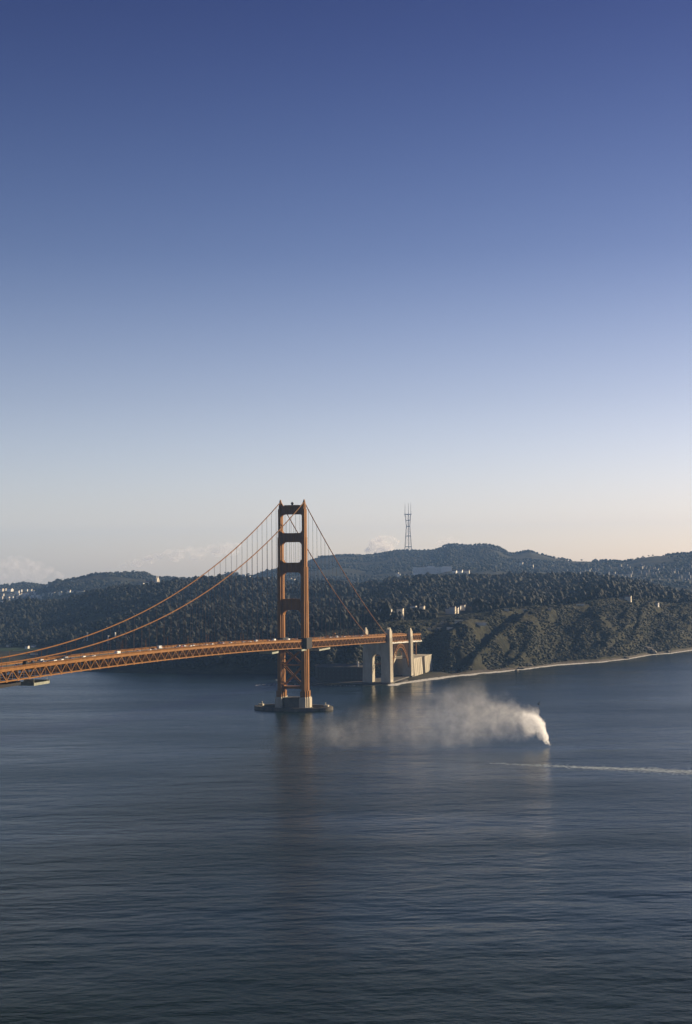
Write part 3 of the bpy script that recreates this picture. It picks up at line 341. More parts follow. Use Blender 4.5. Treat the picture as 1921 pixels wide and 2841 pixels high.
# ---------------------------------------------------------------- water
def build_water():
    m, nt, b, N, L = mat_nodes('sea_water')
    b.inputs['Base Color'].default_value = (.004, .0115, .0070, 1); b.inputs['IOR'].default_value = 1.333; b.inputs['Specular IOR Level'].default_value = .16; b.inputs['Specular Tint'].default_value = (1, .98, .66, 1); b.inputs['Roughness'].default_value = .36
    ge = N('ShaderNodeNewGeometry')
    rot = N('ShaderNodeMapping'); rot.inputs['Rotation'].default_value = (0, 0, math.radians(-20)); L(ge.outputs['Position'], rot.inputs[0])
    def noise(sc, det, st, ro=.55):
        mp = N('ShaderNodeMapping'); mp.inputs['Scale'].default_value = st; L(rot.outputs[0], mp.inputs[0])
        n = N('ShaderNodeTexNoise'); n.inputs['Scale'].default_value = sc; n.inputs['Detail'].default_value = det; n.inputs['Roughness'].default_value = ro; L(mp.outputs[0], n.inputs['Vector']); return n.outputs['Fac']
    def ma(a, k, c=None):
        x = N('ShaderNodeMath'); x.operation = 'MULTIPLY_ADD' if c is not None else 'MULTIPLY'
        L(a, x.inputs[0])
        if isinstance(k, (int, float)): x.inputs[1].default_value = k
        else: L(k, x.inputs[1])
        if c is not None: L(c, x.inputs[2])
        return x.outputs[0]
    chop = noise(.30, 5, (.75, 1, 1), .6); swell = noise(.10, 4, (.62, 1, 1), .6); rip = noise(1.1, 3, (.7, 1, 1))
    wind = noise(.006, 3, (.28, 1, 1)); wr = N('ShaderNodeMapRange'); wr.inputs['From Min'].default_value = .35; wr.inputs['From Max'].default_value = .65
    wr.inputs['To Min'].default_value = .35; wr.inputs['To Max'].default_value = 1.55; L(wind, wr.inputs['Value'])
    h = ma(ma(chop, .38), wr.outputs[0]); roll = noise(.032, 3, (.45, 1, 1), .6); h = ma(ma(swell, .95), wr.outputs[0], h); h = ma(roll, 2.3, h); h = ma(rip, .10, h)
    bu = N('ShaderNodeBump'); bu.inputs['Strength'].default_value = 1; bu.inputs['Distance'].default_value = 1.0
    L(h, bu.inputs['Height']); L(bu.outputs[0], b.inputs['Normal'])
    rm = N('ShaderNodeMapRange'); rm.inputs['From Min'].default_value = .38; rm.inputs['From Max'].default_value = .62; rm.inputs['To Min'].default_value = .14; rm.inputs['To Max'].default_value = .26; L(wind, rm.inputs['Value']); L(rm.outputs[0], b.inputs['Roughness'])
    mb = MB(); S = 12500; n = 10
    V = [(x, y, 0) for y in np.linspace(-S, S - 6000, n) for x in np.linspace(-S, S, n)]
    F = [(j * n + i, j * n + i + 1, (j + 1) * n + i + 1, (j + 1) * n + i) for j in range(n - 1) for i in range(n - 1)]
    o = mb.add(V, F).build('water', m); tag(o, 'dark choppy blue water filling the strait', kind='structure')
build_water()
# ---------------------------------------------------------------- the suspension bridge
CUBE = {}
def cube(mk):
    if mk not in CUBE: CUBE[mk] = MB().box(-.5, .5, -.5, .5, -.5, .5).mesh('beam', M[mk])
    return CUBE[mk]
T_N, T_S, PAN = 762.0, -548.64, 7.62
def D(t):                                   # height of the railing top
    if t >= 0: return 76.5 + 12.7 * (1 - ((640 - t) / 640) ** 2)
    return 76.5 + 0.0312 * t - 0.0000012 * t * t
def CZ(t):                                  # main cable height
    if t >= 0: return 92 + 135 * ((640 - t) / 640) ** 2
    s = min(1, -t / 350.0); return 227 + (65.5 - 227) * s - 8 * 4 * s * (1 - s)
bridge = empty('suspension_bridge')
tag(bridge, 'orange suspension bridge with one tall tower, draped cables and truss deck across the strait', 'bridge')
def sweep(prof, t0, t1, step=PAN):
    mb = MB(); ts = np.arange(t0, t1 + .01, step); n = len(prof)
    V = [(x, t, D(t) + z) for t in ts for x, z in prof]
    F = [(i * n + k, i * n + (k + 1) % n, (i + 1) * n + (k + 1) % n, (i + 1) * n + k) for i in range(len(ts) - 1) for k in range(n)]
    F += [tuple(range(n)), tuple(range((len(ts) - 1) * n, len(ts) * n))]
    return mb.add(V, F)
def rect(x0, x1, z0, z1): return [(x0, z0), (x1, z0), (x1, z1), (x0, z1)]
deck = sweep(rect(-9.6, 9.6, -1.9, -1.45), T_S, T_N).build('deck', M['asphalt'], bridge)
for s in (-1, 1):
    sweep(rect(*sorted((s * 9.6, s * 13.1)), -1.85, -1.22), T_S, T_N).build('sidewalk', M['concrete'], deck)
    sweep(rect(*sorted((s * 13.1, s * 14.0)), -3.0, -1.2), T_S, T_N).build('top_chord', M['orange'], deck)
    sweep(rect(*sorted((s * 13.2, s * 14.0)), -9.9, -9.0), T_S, T_N).build('bottom_chord', M['orange'], deck)
    rl = sweep(rect(*sorted((s * 13.84, s * 14.02)), -.16, 0), T_S, T_N)
    rl.build('handrail', M['orange'], deck)
    pk = MB()
    for t in np.arange(T_S, T_N, .5):
        d = D(t); big = (round((t - T_S) / .5) % 15 == 0)
        w = .16 if big else .10; pk.box(s * 13.93 - .06, s * 13.93 + .06, t - w, t + w, d - 1.2, d - .16)
    o = pk.build('railing_pickets', M['orange'], deck); o['kind'] = 'stuff'
for i, x in enumerate((-9.55, 9.55)):
    sweep(rect(x - .12, x + .12, -1.45, -.75), T_S, T_N).build('kerb_rail', M['orange'], deck)
ml = MB()
for x in (-6.3, -3.15, 3.15, 6.3):
    for t in np.arange(T_S, T_N - 12, 12): ml.add([(x - .08, t, D(t) - 1.44), (x + .08, t, D(t) - 1.44), (x + .08, t + 4, D(t + 4) - 1.44), (x - .08, t + 4, D(t + 4) - 1.44)], [(0, 1, 2, 3)])
o = ml.build('lane_dashes', M['white'], deck); o['kind'] = 'stuff'
east = MB(); k = 0; t = T_S
while t < T_N - .1:
    a, b, c = t, t + PAN, t + 2 * PAN
    for (p, q) in (((a, -9.3), (b, -2.6)), ((b, -2.6), (c, -9.3))):
        P, Q = (-13.6, p[0], D(p[0]) + p[1]), (-13.6, q[0], D(q[0]) + q[1])
        inst('diagonal', cube('orange'), deck, beam_matrix(P, Q, .55, .62))
        east.beam((13.6, P[1], P[2]), (13.6, Q[1], Q[2]), .55, .62)
    for u in (a, b):
        inst('vertical', cube('orange'), deck, beam_matrix((-13.6, u, D(u) - 9.2), (-13.6, u, D(u) - 2.8), .34, .34))
        east.beam((13.6, u, D(u) - 9.2), (13.6, u, D(u) - 2.8), .34, .34)
        inst('floor_beam', cube('orange'), deck, beam_matrix((-13.1, u, D(u) - 3.0), (13.1, u, D(u) - 3.0), .5, 2.0))
    for zz in (-9.45,):
        inst('gusset', cube('orange'), deck, beam_matrix((-14.06, a - 1.1, D(a) + zz), (-14.06, a + 1.1, D(a) + zz), .10, 1.5))
        inst('gusset', cube('orange'), deck, beam_matrix((-14.06, b - 1.1, D(b) - 2.9), (-14.06, b + 1.1, D(b) - 2.9), .10, 1.4))
    inst('lateral_brace', cube('orange'), deck, beam_matrix((-13.2, a, D(a) - 9.5), (13.2, b, D(b) - 9.5), .5, .5))
    inst('lateral_brace', cube('orange'), deck, beam_matrix((13.2, b, D(b) - 9.6), (-13.2, c, D(c) - 9.6), .5, .5))
    t = c
o = east.build('far_side_truss', M['orange'], deck); o['kind'] = 'stuff'
# ---- tower
tower = empty('tower', (0, 0, 0), bridge)
def stepped(hw, hl, g=1.0):
    """cross-shaped plan: widths grow towards the middle of the shaft"""
    q = []
    for w, l in zip(hw, hl): q += [(w, l)]
    quad = []
    for i, (w, l) in enumerate(q):
        quad.append((w, l))
        if i + 1 < len(q): quad.append((w, q[i + 1][1]))
    # quad runs from the north tip (small w) to the east flank (large w)
    pts = quad + [(x, -y) for x, y in quad[::-1]]
    return pts + [(-x, -y) for x, y in pts]
SECT = [(14.0, 20.5, (2.9, 4.0, 4.9), (9.3, 6.2, 3.0)),
        (20.5, 66.0, (1.95, 3.0, 3.75), (8.0, 5.05, 2.15)),
        (66.0, 118.0, (1.9, 2.9, 3.6), (7.95, 5.05, 2.15)),
        (118.0, 155.5, (1.8, 2.75, 3.3), (7.3, 4.6, 2.1)),
        (155.5, 188.0, (1.65, 2.4), (5.6, 2.9)),
        (188.0, 219.0, (1.5, 1.85), (4.6, 1.6))]
for s in (-1, 1):
    leg = empty('leg', (0, 0, 0), tower)
    for (z0, z1, hw, hl) in SECT:
        poly = [(s * 13.7 + x, y) for x, y in stepped(hw, hl)]
        mb = MB(); mb.prism(poly, z0, z1)
        if z0 > 14:                          # stepped cap where the shaft narrows
            mb.prism([(s * 13.7 + x * 1.05, y * 1.03) for x, y in stepped(hw, hl)], z0 - 1.2, z0 + .0)
        mb.build('shaft_section', M['orange'], leg)
    # flared saddle housing and finial
    pr = []
    n = 14
    for i in range(n + 1):
        u = i / n; pr.append((s * 13.7 - s * (0.45 + 7.0 * (1 - u) ** 1.8), 219 + 10.5 * u))
    pr2 = [(s * 13.7 + s * 0.45, 229.5), (s * 13.7 + s * 1.1, 225.5), (s * 13.7 + s * 1.55, 221.5), (s * 13.7 + s * 1.6, 219)]
    MB().prism(pr + pr2, -1.3, 1.3, 'y').build('finial', M['orange'], tower)
    MB().prism([(4.4, 219), (3.6, 222.5), (2.3, 225.5), (1.2, 227.6), (-1.2, 227.6), (-2.3, 225.5), (-3.6, 222.5), (-4.4, 219)], s * 13.7 - .9, s * 13.7 + .9, 'x').build('cable_saddle', M['orange'], tower)
def fillet(cx, cz, r, a0, a1, n=7):
    return [(cx + r * math.cos(a0 + (a1 - a0) * i / n), cz + r * math.sin(a0 + (a1 - a0) * i / n)) for i in range(n + 1)]
def portal(z0, z1, xi, hy, rb, rtp, nrib):
    """portal strut between the shafts, its corners filleted into the openings above and below"""
    P = math.pi
    poly = []
    poly += fillet(-xi + rb, z0 - rb, rb, P, P / 2)            # lower left, curving down the shaft
    poly += fillet(xi - rb, z0 - rb, rb, P / 2, 0)
    if rtp > 0:
        poly += fillet(xi - rtp, z1 + rtp, rtp, 0, -P / 2); poly += fillet(-xi + rtp, z1 + rtp, rtp, -P / 2, -P)
    else: poly += [(xi, z1), (-xi, z1)]
    o = MB().prism(poly, -hy, hy, 'y').build('portal_strut', M['orange'], tower)
    for i in range(nrib):
        x = -xi * .72 + 2 * xi * .72 * i / (nrib - 1); w = .42
        for f in (-1, 1): MB().box(x - w, x + w, *sorted((f * hy, f * (hy + .35))), z0 + .9, z1 - .9).build('strut_rib', M['orange'], o)
    for zz in (z0 + .2, z1 - .75):
        for f in (-1, 1): MB().box(-xi + 1, xi - 1, *sorted((f * hy, f * (hy + .28))), zz, zz + .5).build('strut_band', M['orange'], o)
    return o
portal(213.3, 221.6, 12.0, 3.4, 2.6, 0, 7)
portal(182.8, 192.7, 11.4, 3.8, 3.6, 2.2, 9)
portal(149.5, 160.3, 10.6, 4.2, 3.6, 3.0, 9)
portal(108.8, 120.6, 10.2, 4.6, 5.5, 0, 11)
MB().box(-10.5, 10.5, -3.2, 3.2, 221.6, 222.5).build('top_walkway', M['orange'], tower)
for f in (-1, 1): MB().box(-8.5, 8.5, f * 3.1 - .05, f * 3.1 + .05, 222.5, 223.5).build('top_railing', M['orange'], tower)
# bracing below the deck
for f in (-1, 1):
    for (za, zb) in ((26.0, 47.5), (48.5, 66.0)):
        for d in (-1, 1):
            inst('cross_brace', cube('orange'), tower, beam_matrix((-d * 10.6, f * 3.4, za), (d * 10.6, f * 3.4, zb), .8, 1.2))
    inst('strut_beam', cube('orange'), tower, beam_matrix((-10.6, f * 3.4, 48), (10.6, f * 3.4, 48), .8, 1.2))
MB().prism([(-10.6, 21.5), (-8.6, 22.8), (8.6, 22.8), (10.6, 21.5), (10.6, 26.6), (8.8, 25.4), (-8.8, 25.4), (-10.6, 26.6)], -4.6, 4.6, 'y').build('bottom_strut', M['orange'], tower)
# aviation beacon on the top strut
bc = MB()
n, mrow = 14, 8
bv = [(1.65 * math.sin(math.pi * j / mrow) * math.cos(2 * math.pi * i / n), 1.65 * math.sin(math.pi * j / mrow) * math.sin(2 * math.pi * i / n), 225.3 + 1.65 * math.cos(math.pi * j / mrow)) for j in range(mrow + 1) for i in range(n)]
bc.add(bv, [(j * n + i, j * n + (i + 1) % n, (j + 1) * n + (i + 1) % n, (j + 1) * n + i) for j in range(mrow) for i in range(n)])
bc.tube([(0, 0, 222.5), (0, 0, 224)], .35); bc.tube([(0, 0, 223.4), (0, 0, 223.7)], 1.1, 12); bc.tube([(0, 0, 226.8), (0, 0, 228.0)], .08)
bc.build('beacon', M['dark'], tower, smooth=True)
# dark netting hung round each shaft at deck level, sidewalk bay inside it
for s in (-1, 1):
    MB().prism([(s * 13.7 + x, y) for x, y in [(-5.0, -9.6), (5.0, -9.6), (5.0, 9.6), (-5.0, 9.6)]], 66.3, 78.2).build('netting_enclosure', M['netting'], tower)
# ---- main cables and suspenders
for s in (-1, 1):
    pts = [(s * 13.7, t, CZ(t)) for t in np.arange(-350, 1, 7)] + [(s * 13.7, t, CZ(t)) for t in np.arange(7.62, T_N + .1, 7.62)]
    cab = MB().tube(pts, .5, 8).build('main_cable', M['cable'], bridge, smooth=True)
    for t in list(np.arange(15.24, T_N, 15.24)) + list(-np.arange(15.24, 330, 15.24)):
        z1, z0 = CZ(t), D(t) - 1.3
        if z1 - z0 < 2: continue
        mb = MB()
        for dy in (-.3, .3): mb.tube([(s * 13.7, t + dy, z0), (s * 13.7, t + dy, z1)], .085, 5)
        mb.build('suspender', M['rope'], cab)
        MB().tube([(s * 13.7, t - .55, CZ(t - .55)), (s * 13.7, t + .55, CZ(t + .55))], .64, 8).build('cable_band', M['cable'], cab)
# ---- steel arch under the south approach
for s in (-1, 1):
    x = s * 15.7; T0, T1 = -365.0, -468.0; N_ = 26
    def az_(u): return 16 + 31.6 * (1 - (2 * u - 1) ** 2)
    rib = MB(); out, inn = [], []
    for i in range(N_ + 1):
        u = i / N_; t = T0 + (T1 - T0) * u; z = az_(u); sl = math.atan2(31.6 * 4 * (1 - 2 * u), -(T1 - T0)); 
        out.append((x, t + math.sin(sl) * 2.2, z + math.cos(sl) * 2.2)); inn.append((x, t - math.sin(sl) * 2.2, z - math.cos(sl) * 2.2))
    for A in (out, inn):
        for i in range(N_): rib.beam(A[i], A[i + 1], 1.0, .75)
    r = rib.build('arch_rib', M['orange'], bridge)
    for i in range(N_):
        inst('arch_web', cube('orange'), r, beam_matrix(out[i], inn[i + 1], .4, .4)); inst('arch_web', cube('orange'), r, beam_matrix(inn[i + 1], out[i + 1], .4, .4))
    for i in range(1, N_, 2):
        t = T0 + (T1 - T0) * i / N_
        inst('spandrel_column', cube('orange'), r, beam_matrix(out[i], (x, out[i][1], D(out[i][1]) - 9.6), .6, .6))
    web = MB().box(x - .25, x + .25, T1 + 2, T0 - 2, D(-416) - 11.6, D(-416) - 10.2).build('arch_tie', M['orange'], r)
for i in range(2, 25, 3):
    u = i / 26; t = -365 - 103 * u; z = 16 + 31.6 * (1 - (2 * u - 1) ** 2)
    inst('arch_cross_brace', cube('orange'), bridge, beam_matrix((-15.4, t, z), (15.4, t, z), .6, .6))
# steel bents carrying the deck south of the pylons
for t in (-500, -530):
    mb = MB()
    for x in (-11, 11): mb.beam((x, t, 28), (x, t, D(t) - 9.9), 1.3, 1.3)
    mb.beam((-11, t, 30), (11, t, D(t) - 11), .6, .6); mb.beam((11, t, 30), (-11, t, D(t) - 11), .6, .6); mb.beam((-11, t, D(t) - 10.6), (11, t, D(t) - 10.6), .8, .8)
    mb.build('steel_bent', M['orange'], bridge)
# ---------------------------------------------------------------- concrete pier and its oval fender
pier = empty('tower_pier', (0, 0, 0)); tag(pier, 'concrete tower pier with low oval fender wall coloured dark for shade, standing in the water', 'pier')
for s in (-1, 1):
    mb = MB(); cx = s * 13.7
    mb.prism([(cx + x, y) for x, y in stepped((3.8, 4.9, 6.0), (11.5, 8.0, 4.2))], 2.5, 12.6)
    mb.prism([(cx + x, y) for x, y in stepped((3.3, 4.4, 5.4), (10.4, 7.0, 3.6))], 12.6, 14.0)
    mb.build('pedestal', M['concrete'], pier)
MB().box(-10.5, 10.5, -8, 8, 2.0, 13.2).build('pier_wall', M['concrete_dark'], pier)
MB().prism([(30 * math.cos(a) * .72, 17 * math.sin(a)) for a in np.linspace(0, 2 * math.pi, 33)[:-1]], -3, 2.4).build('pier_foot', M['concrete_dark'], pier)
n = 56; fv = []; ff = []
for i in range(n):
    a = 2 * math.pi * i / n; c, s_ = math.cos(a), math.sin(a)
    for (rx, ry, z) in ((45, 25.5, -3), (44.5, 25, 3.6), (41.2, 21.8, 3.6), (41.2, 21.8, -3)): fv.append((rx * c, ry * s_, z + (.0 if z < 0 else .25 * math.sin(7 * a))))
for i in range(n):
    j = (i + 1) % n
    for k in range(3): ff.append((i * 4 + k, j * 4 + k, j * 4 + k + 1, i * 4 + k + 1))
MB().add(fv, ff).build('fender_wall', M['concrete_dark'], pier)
mb = MB()
for sx in (-1, 1):
    mb.box(*sorted((sx * 35, sx * 40)), -2.5, 2.5, 3.4, 5.4); mb.box(*sorted((sx * 36, sx * 37)), -.5, .5, 5.4, 8.0)
mb.build('fender_hut', M['concrete'], pier)
# ---------------------------------------------------------------- concrete pylons at either end of the arch
def pylon(t0, t1, zb, zt, label):
    e = empty('concrete_pylon', (0, (t0 + t1) / 2, 0)); tag(e, label, 'pylon', 'bridge pylons'); c = (t0 + t1) / 2; L = t1 - t0
    for s in (-1, 1):
        mb = MB()
        def q(x0, x1, f): return (*sorted((s * x0, s * x1)), -L / 2 * f, L / 2 * f)
        mb.taper(q(6.2, 19.3, 1.08), q(6.2, 18.5, 1.0), zb, D(c) - 10)
        mb.build('pylon_shaft', M['concrete'], e)
        mb = MB(); z = D(c) - 10
        mb.taper(q(14.6, 18.5, 1.0), q(14.8, 18.3, .97), z, zt - 4.6); mb.taper(q(15.1, 18.0, .74), q(15.3, 17.8, .66), zt - 4.6, zt - 2.2); mb.taper(q(15.6, 17.5, .40), q(15.9, 17.2, .34), zt - 2.2, zt)
        mb.build('pylon_head', M['concrete'], e)
        mb = MB()                                            # raised vertical panels on the outer face
        for f in (-.30, 0, .30): mb.taper((*sorted((s * 18.8, s * 19.45)), L * f - L * .085, L * f + L * .085), (*sorted((s * 18.3, s * 18.7)), L * f - L * .08, L * f + L * .08), zb + 3, D(c) - 4)
        mb.build('pylon_pilaster', M['concrete'], e)
    # wall over the arched opening between the shafts
    a = [(6.2, 33)] + [(6.2 * math.cos(v), 33 + 7 * math.sin(v)) for v in np.linspace(0, math.pi, 15)] + [(-6.2, 33), (-6.2, D(c) - 11), (6.2, D(c) - 11)]
    MB().prism(a[1:-3] + a[-2:], -L / 2 * .96, L / 2 * .96, 'y').build('arch_wall', M['concrete'], e)
    MB().box(-20.5, 20.5, -L / 2 - 2, L / 2 + 2, zb - 8, zb).build('pylon_foot', M['concrete_dark'], e)
    return e
pylon(-364, -350, 2.2, 74.6, 'tall concrete pylon standing at the water edge, north end of the steel arch')
pylon(-480, -467, 2.6, 69.5, 'tall concrete pylon beside the pale blocks, south end of the steel arch')
# pale concrete anchorage blocks beyond the second pylon
for (t0, t1, x0, zb, z1, lab) in ((-533, -481, -20.5, .8, 25, 'pale concrete anchorage block joined to the second pylon'), (-597, -549, -20.5, .8, 24.5, 'pale concrete anchorage block standing apart, farther along the shore')):
    e = empty('anchorage_block', (x0, (t0 + t1) / 2, zb)); tag(e, lab, 'anchorage', 'anchorage blocks'); h = (t1 - t0) / 2
    MB().taper((0, 40, -h, h), (1.5, 38, -h * .94, h * .97), 0, z1 - zb).build('block_body', M['concrete'], e)
    mb = MB(); mb.box(1.0, 38.5, -h * .95, h * .98, z1 - zb, z1 - zb + .8); mb.build('coping', M['concrete'], e)
    mb = MB()
    for f in (-.6, -.2, .2, .6): mb.taper((-.35, .3, h * f - .5, h * f + .5), (1.15, 1.8, h * f - .5, h * f + .5), .5, z1 - zb - 1)
    mb.build('wall_rib', M['concrete'], e)
# ---------------------------------------------------------------- low brick fort, its shade under the approach put into the brick colour
fort = empty('brick_fort', (58, -402, 2)); tag(fort, 'brick fort coloured dark for shade on the point beside the concrete pylon', 'fort')
outer = [(-34, -30), (30, -34), (44, 0), (30, 34), (-34, 32), (-42, 8)]
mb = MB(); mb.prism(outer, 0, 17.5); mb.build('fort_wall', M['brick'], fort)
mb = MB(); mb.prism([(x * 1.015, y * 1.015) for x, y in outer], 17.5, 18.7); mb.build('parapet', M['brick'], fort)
emb = MB().box(-.9, .9, -.2, .25, 0, 2.4).mesh('embrasure', M['dark'])
for i in range(6):
    A, B = Vector((*outer[i], 0)), Vector((*outer[(i + 1) % 6], 0)); d = (B - A); nn = int(d.length // 6)
    for k in range(nn):
        for z in (3, 8, 12.8):
            P = A + d * ((k + .5) / nn); inst('embrasure', emb, fort, loc=(P.x, P.y, z), rz=math.atan2(d.y, d.x))
lt = MB(); lt.tube([(-24, 22, 17), (-24, 22, 23), (-24, 22, 25), (-24, 22, 26.4)], [1.4, 1.0, 1.3, .1], 10); lt.build('light_tower', M['white'], fort)
sw = MB(); sw.prism([(10, -336), (96, -352), (118, -410), (100, -500), (-17, -500), (-17, -372), (-20, -344)], -4, 2.0); tag(sw.build('seawall', M['rock']), 'low dark seawall terrace round the fort and pylon foot', 'seawall')
# ---------------------------------------------------------------- white sheeted maintenance walkways under the arch deck
for (t0, t1, lab) in ((-463, -368, 'white sheeted scaffold walkway under the deck between the two pylons'), (-546, -484, 'white sheeted scaffold walkway under the deck beyond the second pylon')):
    e = empty('scaffold_walkway', (-15.6, (t0 + t1) / 2, D((t0 + t1) / 2) - 12)); tag(e, lab, 'scaffold', 'white scaffold walkways'); h = (t1 - t0) / 2; sl = (D(t1) - D(t0)) / (t1 - t0)
    nn = int((t1 - t0) / 6)
    for i in range(nn):
        ya = -h + 2 * h * i / nn; yb = -h + 2 * h * (i + .88) / nn; zz = sl * (ya + yb) / 2 + random.uniform(-.15, .15); hh = random.uniform(1.1, 2.0)
        MB().add(*[[(x, y, z + sl * (y - (ya + yb) / 2) + zz) for z in (0, hh) for y in (ya, yb) for x in (-.5, .6)], [(0, 2, 3, 1), (4, 5, 7, 6), (0, 1, 5, 4), (2, 6, 7, 3), (0, 4, 6, 2), (1, 3, 7, 5)]]).build('sheeting_panel', M['scaffold'], e)
    MB().beam((0, -h, -sl * h - .2), (0, h, sl * h - .2), 2.4, .3).build('walkway_deck', M['galv'], e)
# maintenance platforms slung under the truss
def platform(t, x, L, W_, drop, lab, dark=False):
    z = D(t) - 10.2 - drop; e = empty('maintenance_platform', (x, t, z)); tag(e, lab, 'platform', 'maintenance platforms under the deck')
    mk = M['netting'] if dark else M['galv']
    MB().box(-W_ / 2, W_ / 2, -L / 2, L / 2, 0, .6).build('platform_floor', mk, e)
    for sy in (-1, 1):
        MB().box(-W_ / 2, W_ / 2, sy * L / 2 - .1, sy * L / 2 + .1, .6, 2.6).build('side_sheet', mk, e)
    MB().box(-W_ / 2 - .1, -W_ / 2 + .1, -L / 2, L / 2, .6, 1.9).build('side_sheet', mk, e)
    for sx in (-1, 1):
        for sy in (-1, 1): MB().beam((sx * W_ * .45, sy * L * .42, .6), (sx * W_ * .45, sy * L * .42, drop + .9), .25, .25).build('hanger', mk, e)
platform(103, -8, 20, 14, 3.2, 'grey-green maintenance platform slung under the deck, first to the left of the tower')
platform(14, -13, 17, 8, 2.2, 'small grey-green maintenance platform under the deck touching the tower leg')
platform(-62, -10, 42, 14, 3.0, 'long grey-green maintenance platform under the deck, right of the tower')
platform(600, -8, 22, 20, 4.4, 'large grey-green maintenance platform with posts under the near deck, far left')
platform(650, -4, 60, 18, 3.2, 'dark netted maintenance platform under the near deck at the left edge', True)
# ---------------------------------------------------------------- things on the deck
def car_mesh(kind, pm):
    mb = MB()
    if kind == 'car':
        L, Wd = 4.5, 1.8
        pr = [(-2.25, .35), (2.25, .35), (2.25, .75), (2.1, .92), (1.1, 1.0), (-1.9, 1.02), (-2.2, .9)]
        mb.prism([(y, z) for y, z in pr], -Wd / 2, Wd / 2, 'x', 0)
        mb.add([(x * w, y, z) for (y, z, w) in ((1.15, 1.0, .86), (.45, 1.45, .72), (-1.1, 1.47, .72), (-1.9, 1.02, .86)) for x in (-1, 1)],
               [(0, 1, 3, 2), (4, 5, 7, 6), (0, 2, 4, 6), (1, 7, 5, 3)], 1)
        mb.add([(x * .7, y, 1.475) for y in (.42, -1.08) for x in (-1, 1)], [(0, 1, 3, 2)], 0)
        mb.box(-.71, .71, -1.08, .42, 1.44, 1.49, 0)
    else:
        mb.prism([(-3.4, .45), (3.2, .45), (3.2, 1.3), (2.7, 2.3), (2.3, 2.65), (-3.4, 2.65)], -1.05, 1.05, 'x', 0)
        mb.box(-1.07, 1.07, 1.5, 2.5, 1.5, 2.2, 1)
    for y in (-1.4, 1.4):
        for x in (-1, 1): mb.tube([(x * .72, y, .34), (x * .92, y, .34)], .34, 10, 2)
    return mb.mesh(kind, [pm, M['glass'], M['tyre']])
CMESH = {}
lanes = [-8.0, -4.75, -1.6, 1.6, 4.75, 8.0]; used = {l: [] for l in lanes}
def add_car(t, lane, ci, kind='car'):
    if any(abs(t - u) < 9 for u in used[lane]): return
    used[lane].append(t); cn, pm = CARP[ci]
    if (kind, ci) not in CMESH: CMESH[(kind, ci)] = car_mesh(kind, pm)
    z = D(t) - 1.45; sl = (D(t + 1) - D(t - 1)) / 2
    o = inst('car' if kind == 'car' else 'van', CMESH[(kind, ci)]); o.location = (lane, t, z)
    o.rotation_euler = (math.atan(sl) if lane < 0 else -math.atan(sl), 0, 0 if lane < 0 else math.pi)
    tag(o, '%s %s in the traffic on the deck %s of the tower' % (cn, 'car' if kind == 'car' else 'box van', 'left' if t > 0 else 'right'), 'car' if kind == 'car' else 'van', '%s %ss on the bridge' % (cn, kind))
for k in range(118):
    add_car(random.choice([random.uniform(0, 740), random.uniform(0, 740), random.uniform(-320, 0)]), random.choice(lanes + [-8.0, -4.75]), random.choices(range(5), [6, 3, 1.3, .6, .6])[0], random.choices(['car', 'van'], [28, 1])[0])
lm = MB(); lm.tube([(0, 0, 0), (0, 0, 5), (0, 0, 9.2)], [.16, .12, .09], 6); lm.beam((0, 0, 9.1), (-1.9, 0, 9.5), .12, .12); lm.box(-2.5, -1.7, -.22, .22, 9.35, 9.62, 1); lm.box(-.25, .25, -.25, .25, 0, .8)
lmesh = lm.mesh('street_lamp', [M['orange'], M['dark']])
for s in (-1, 1):
    for t in np.arange(-320, 750, 45.72):
        if abs(t) < 14: continue
        tag(inst('street_lamp', lmesh, loc=(s * 10.0, t, D(t) - 1.22), rz=0 if s > 0 else math.pi), 'thin orange street lamp at the kerb on the %s side of the deck' % ('near' if s < 0 else 'far'), 'street lamp', 'lamps along the %s side of the deck' % ('near' if s < 0 else 'far'))
# dark covered hoist on the near sidewalk, small orange hoist frames nearer the pylon
t = 612; e = empty('covered_hoist', (-12, t, D(t) - 1.22)); tag(e, 'dark covered hoist on the near sidewalk, far left of the deck', 'hoist')
MB().prism([(-1.6, 0), (1.6, 0), (1.5, 2.4), (.4, 3.4), (-1.2, 3.1)], -1.3, 1.3, 'x').build('cover', M['netting'], e)
mb = MB(); mb.beam((-.6, .6, 3), (-.3, -1.4, 5.4), .22, .22); mb.beam((.6, .6, 3), (-.3, -1.4, 5.4), .22, .22); mb.build('boom', M['dark'], e)
for t, sc, lab in ((-116, 1.25, 'larger orange hoist frame standing on the deck railing right of the tower'), (-88, .8, 'smaller orange hoist frame standing on the deck railing right of the tower')):
    e = empty('hoist_frame', (-12.4, t, D(t) - 1.22)); tag(e, lab, 'hoist', 'orange hoist frames'); 
    for s in (-1, 1):
        for y in (-1, 1): MB().beam((s * 1.1 * sc, y * 2.2 * sc, 0), (s * .5 * sc, y * .7 * sc, 4.6 * sc), .35, .35).build('leg', M['orange'], e)
    MB().box(-.8 * sc, .8 * sc, -1.2 * sc, 1.2 * sc, 4.4 * sc, 5.2 * sc).build('head', M['orange'], e)
t = -322; 
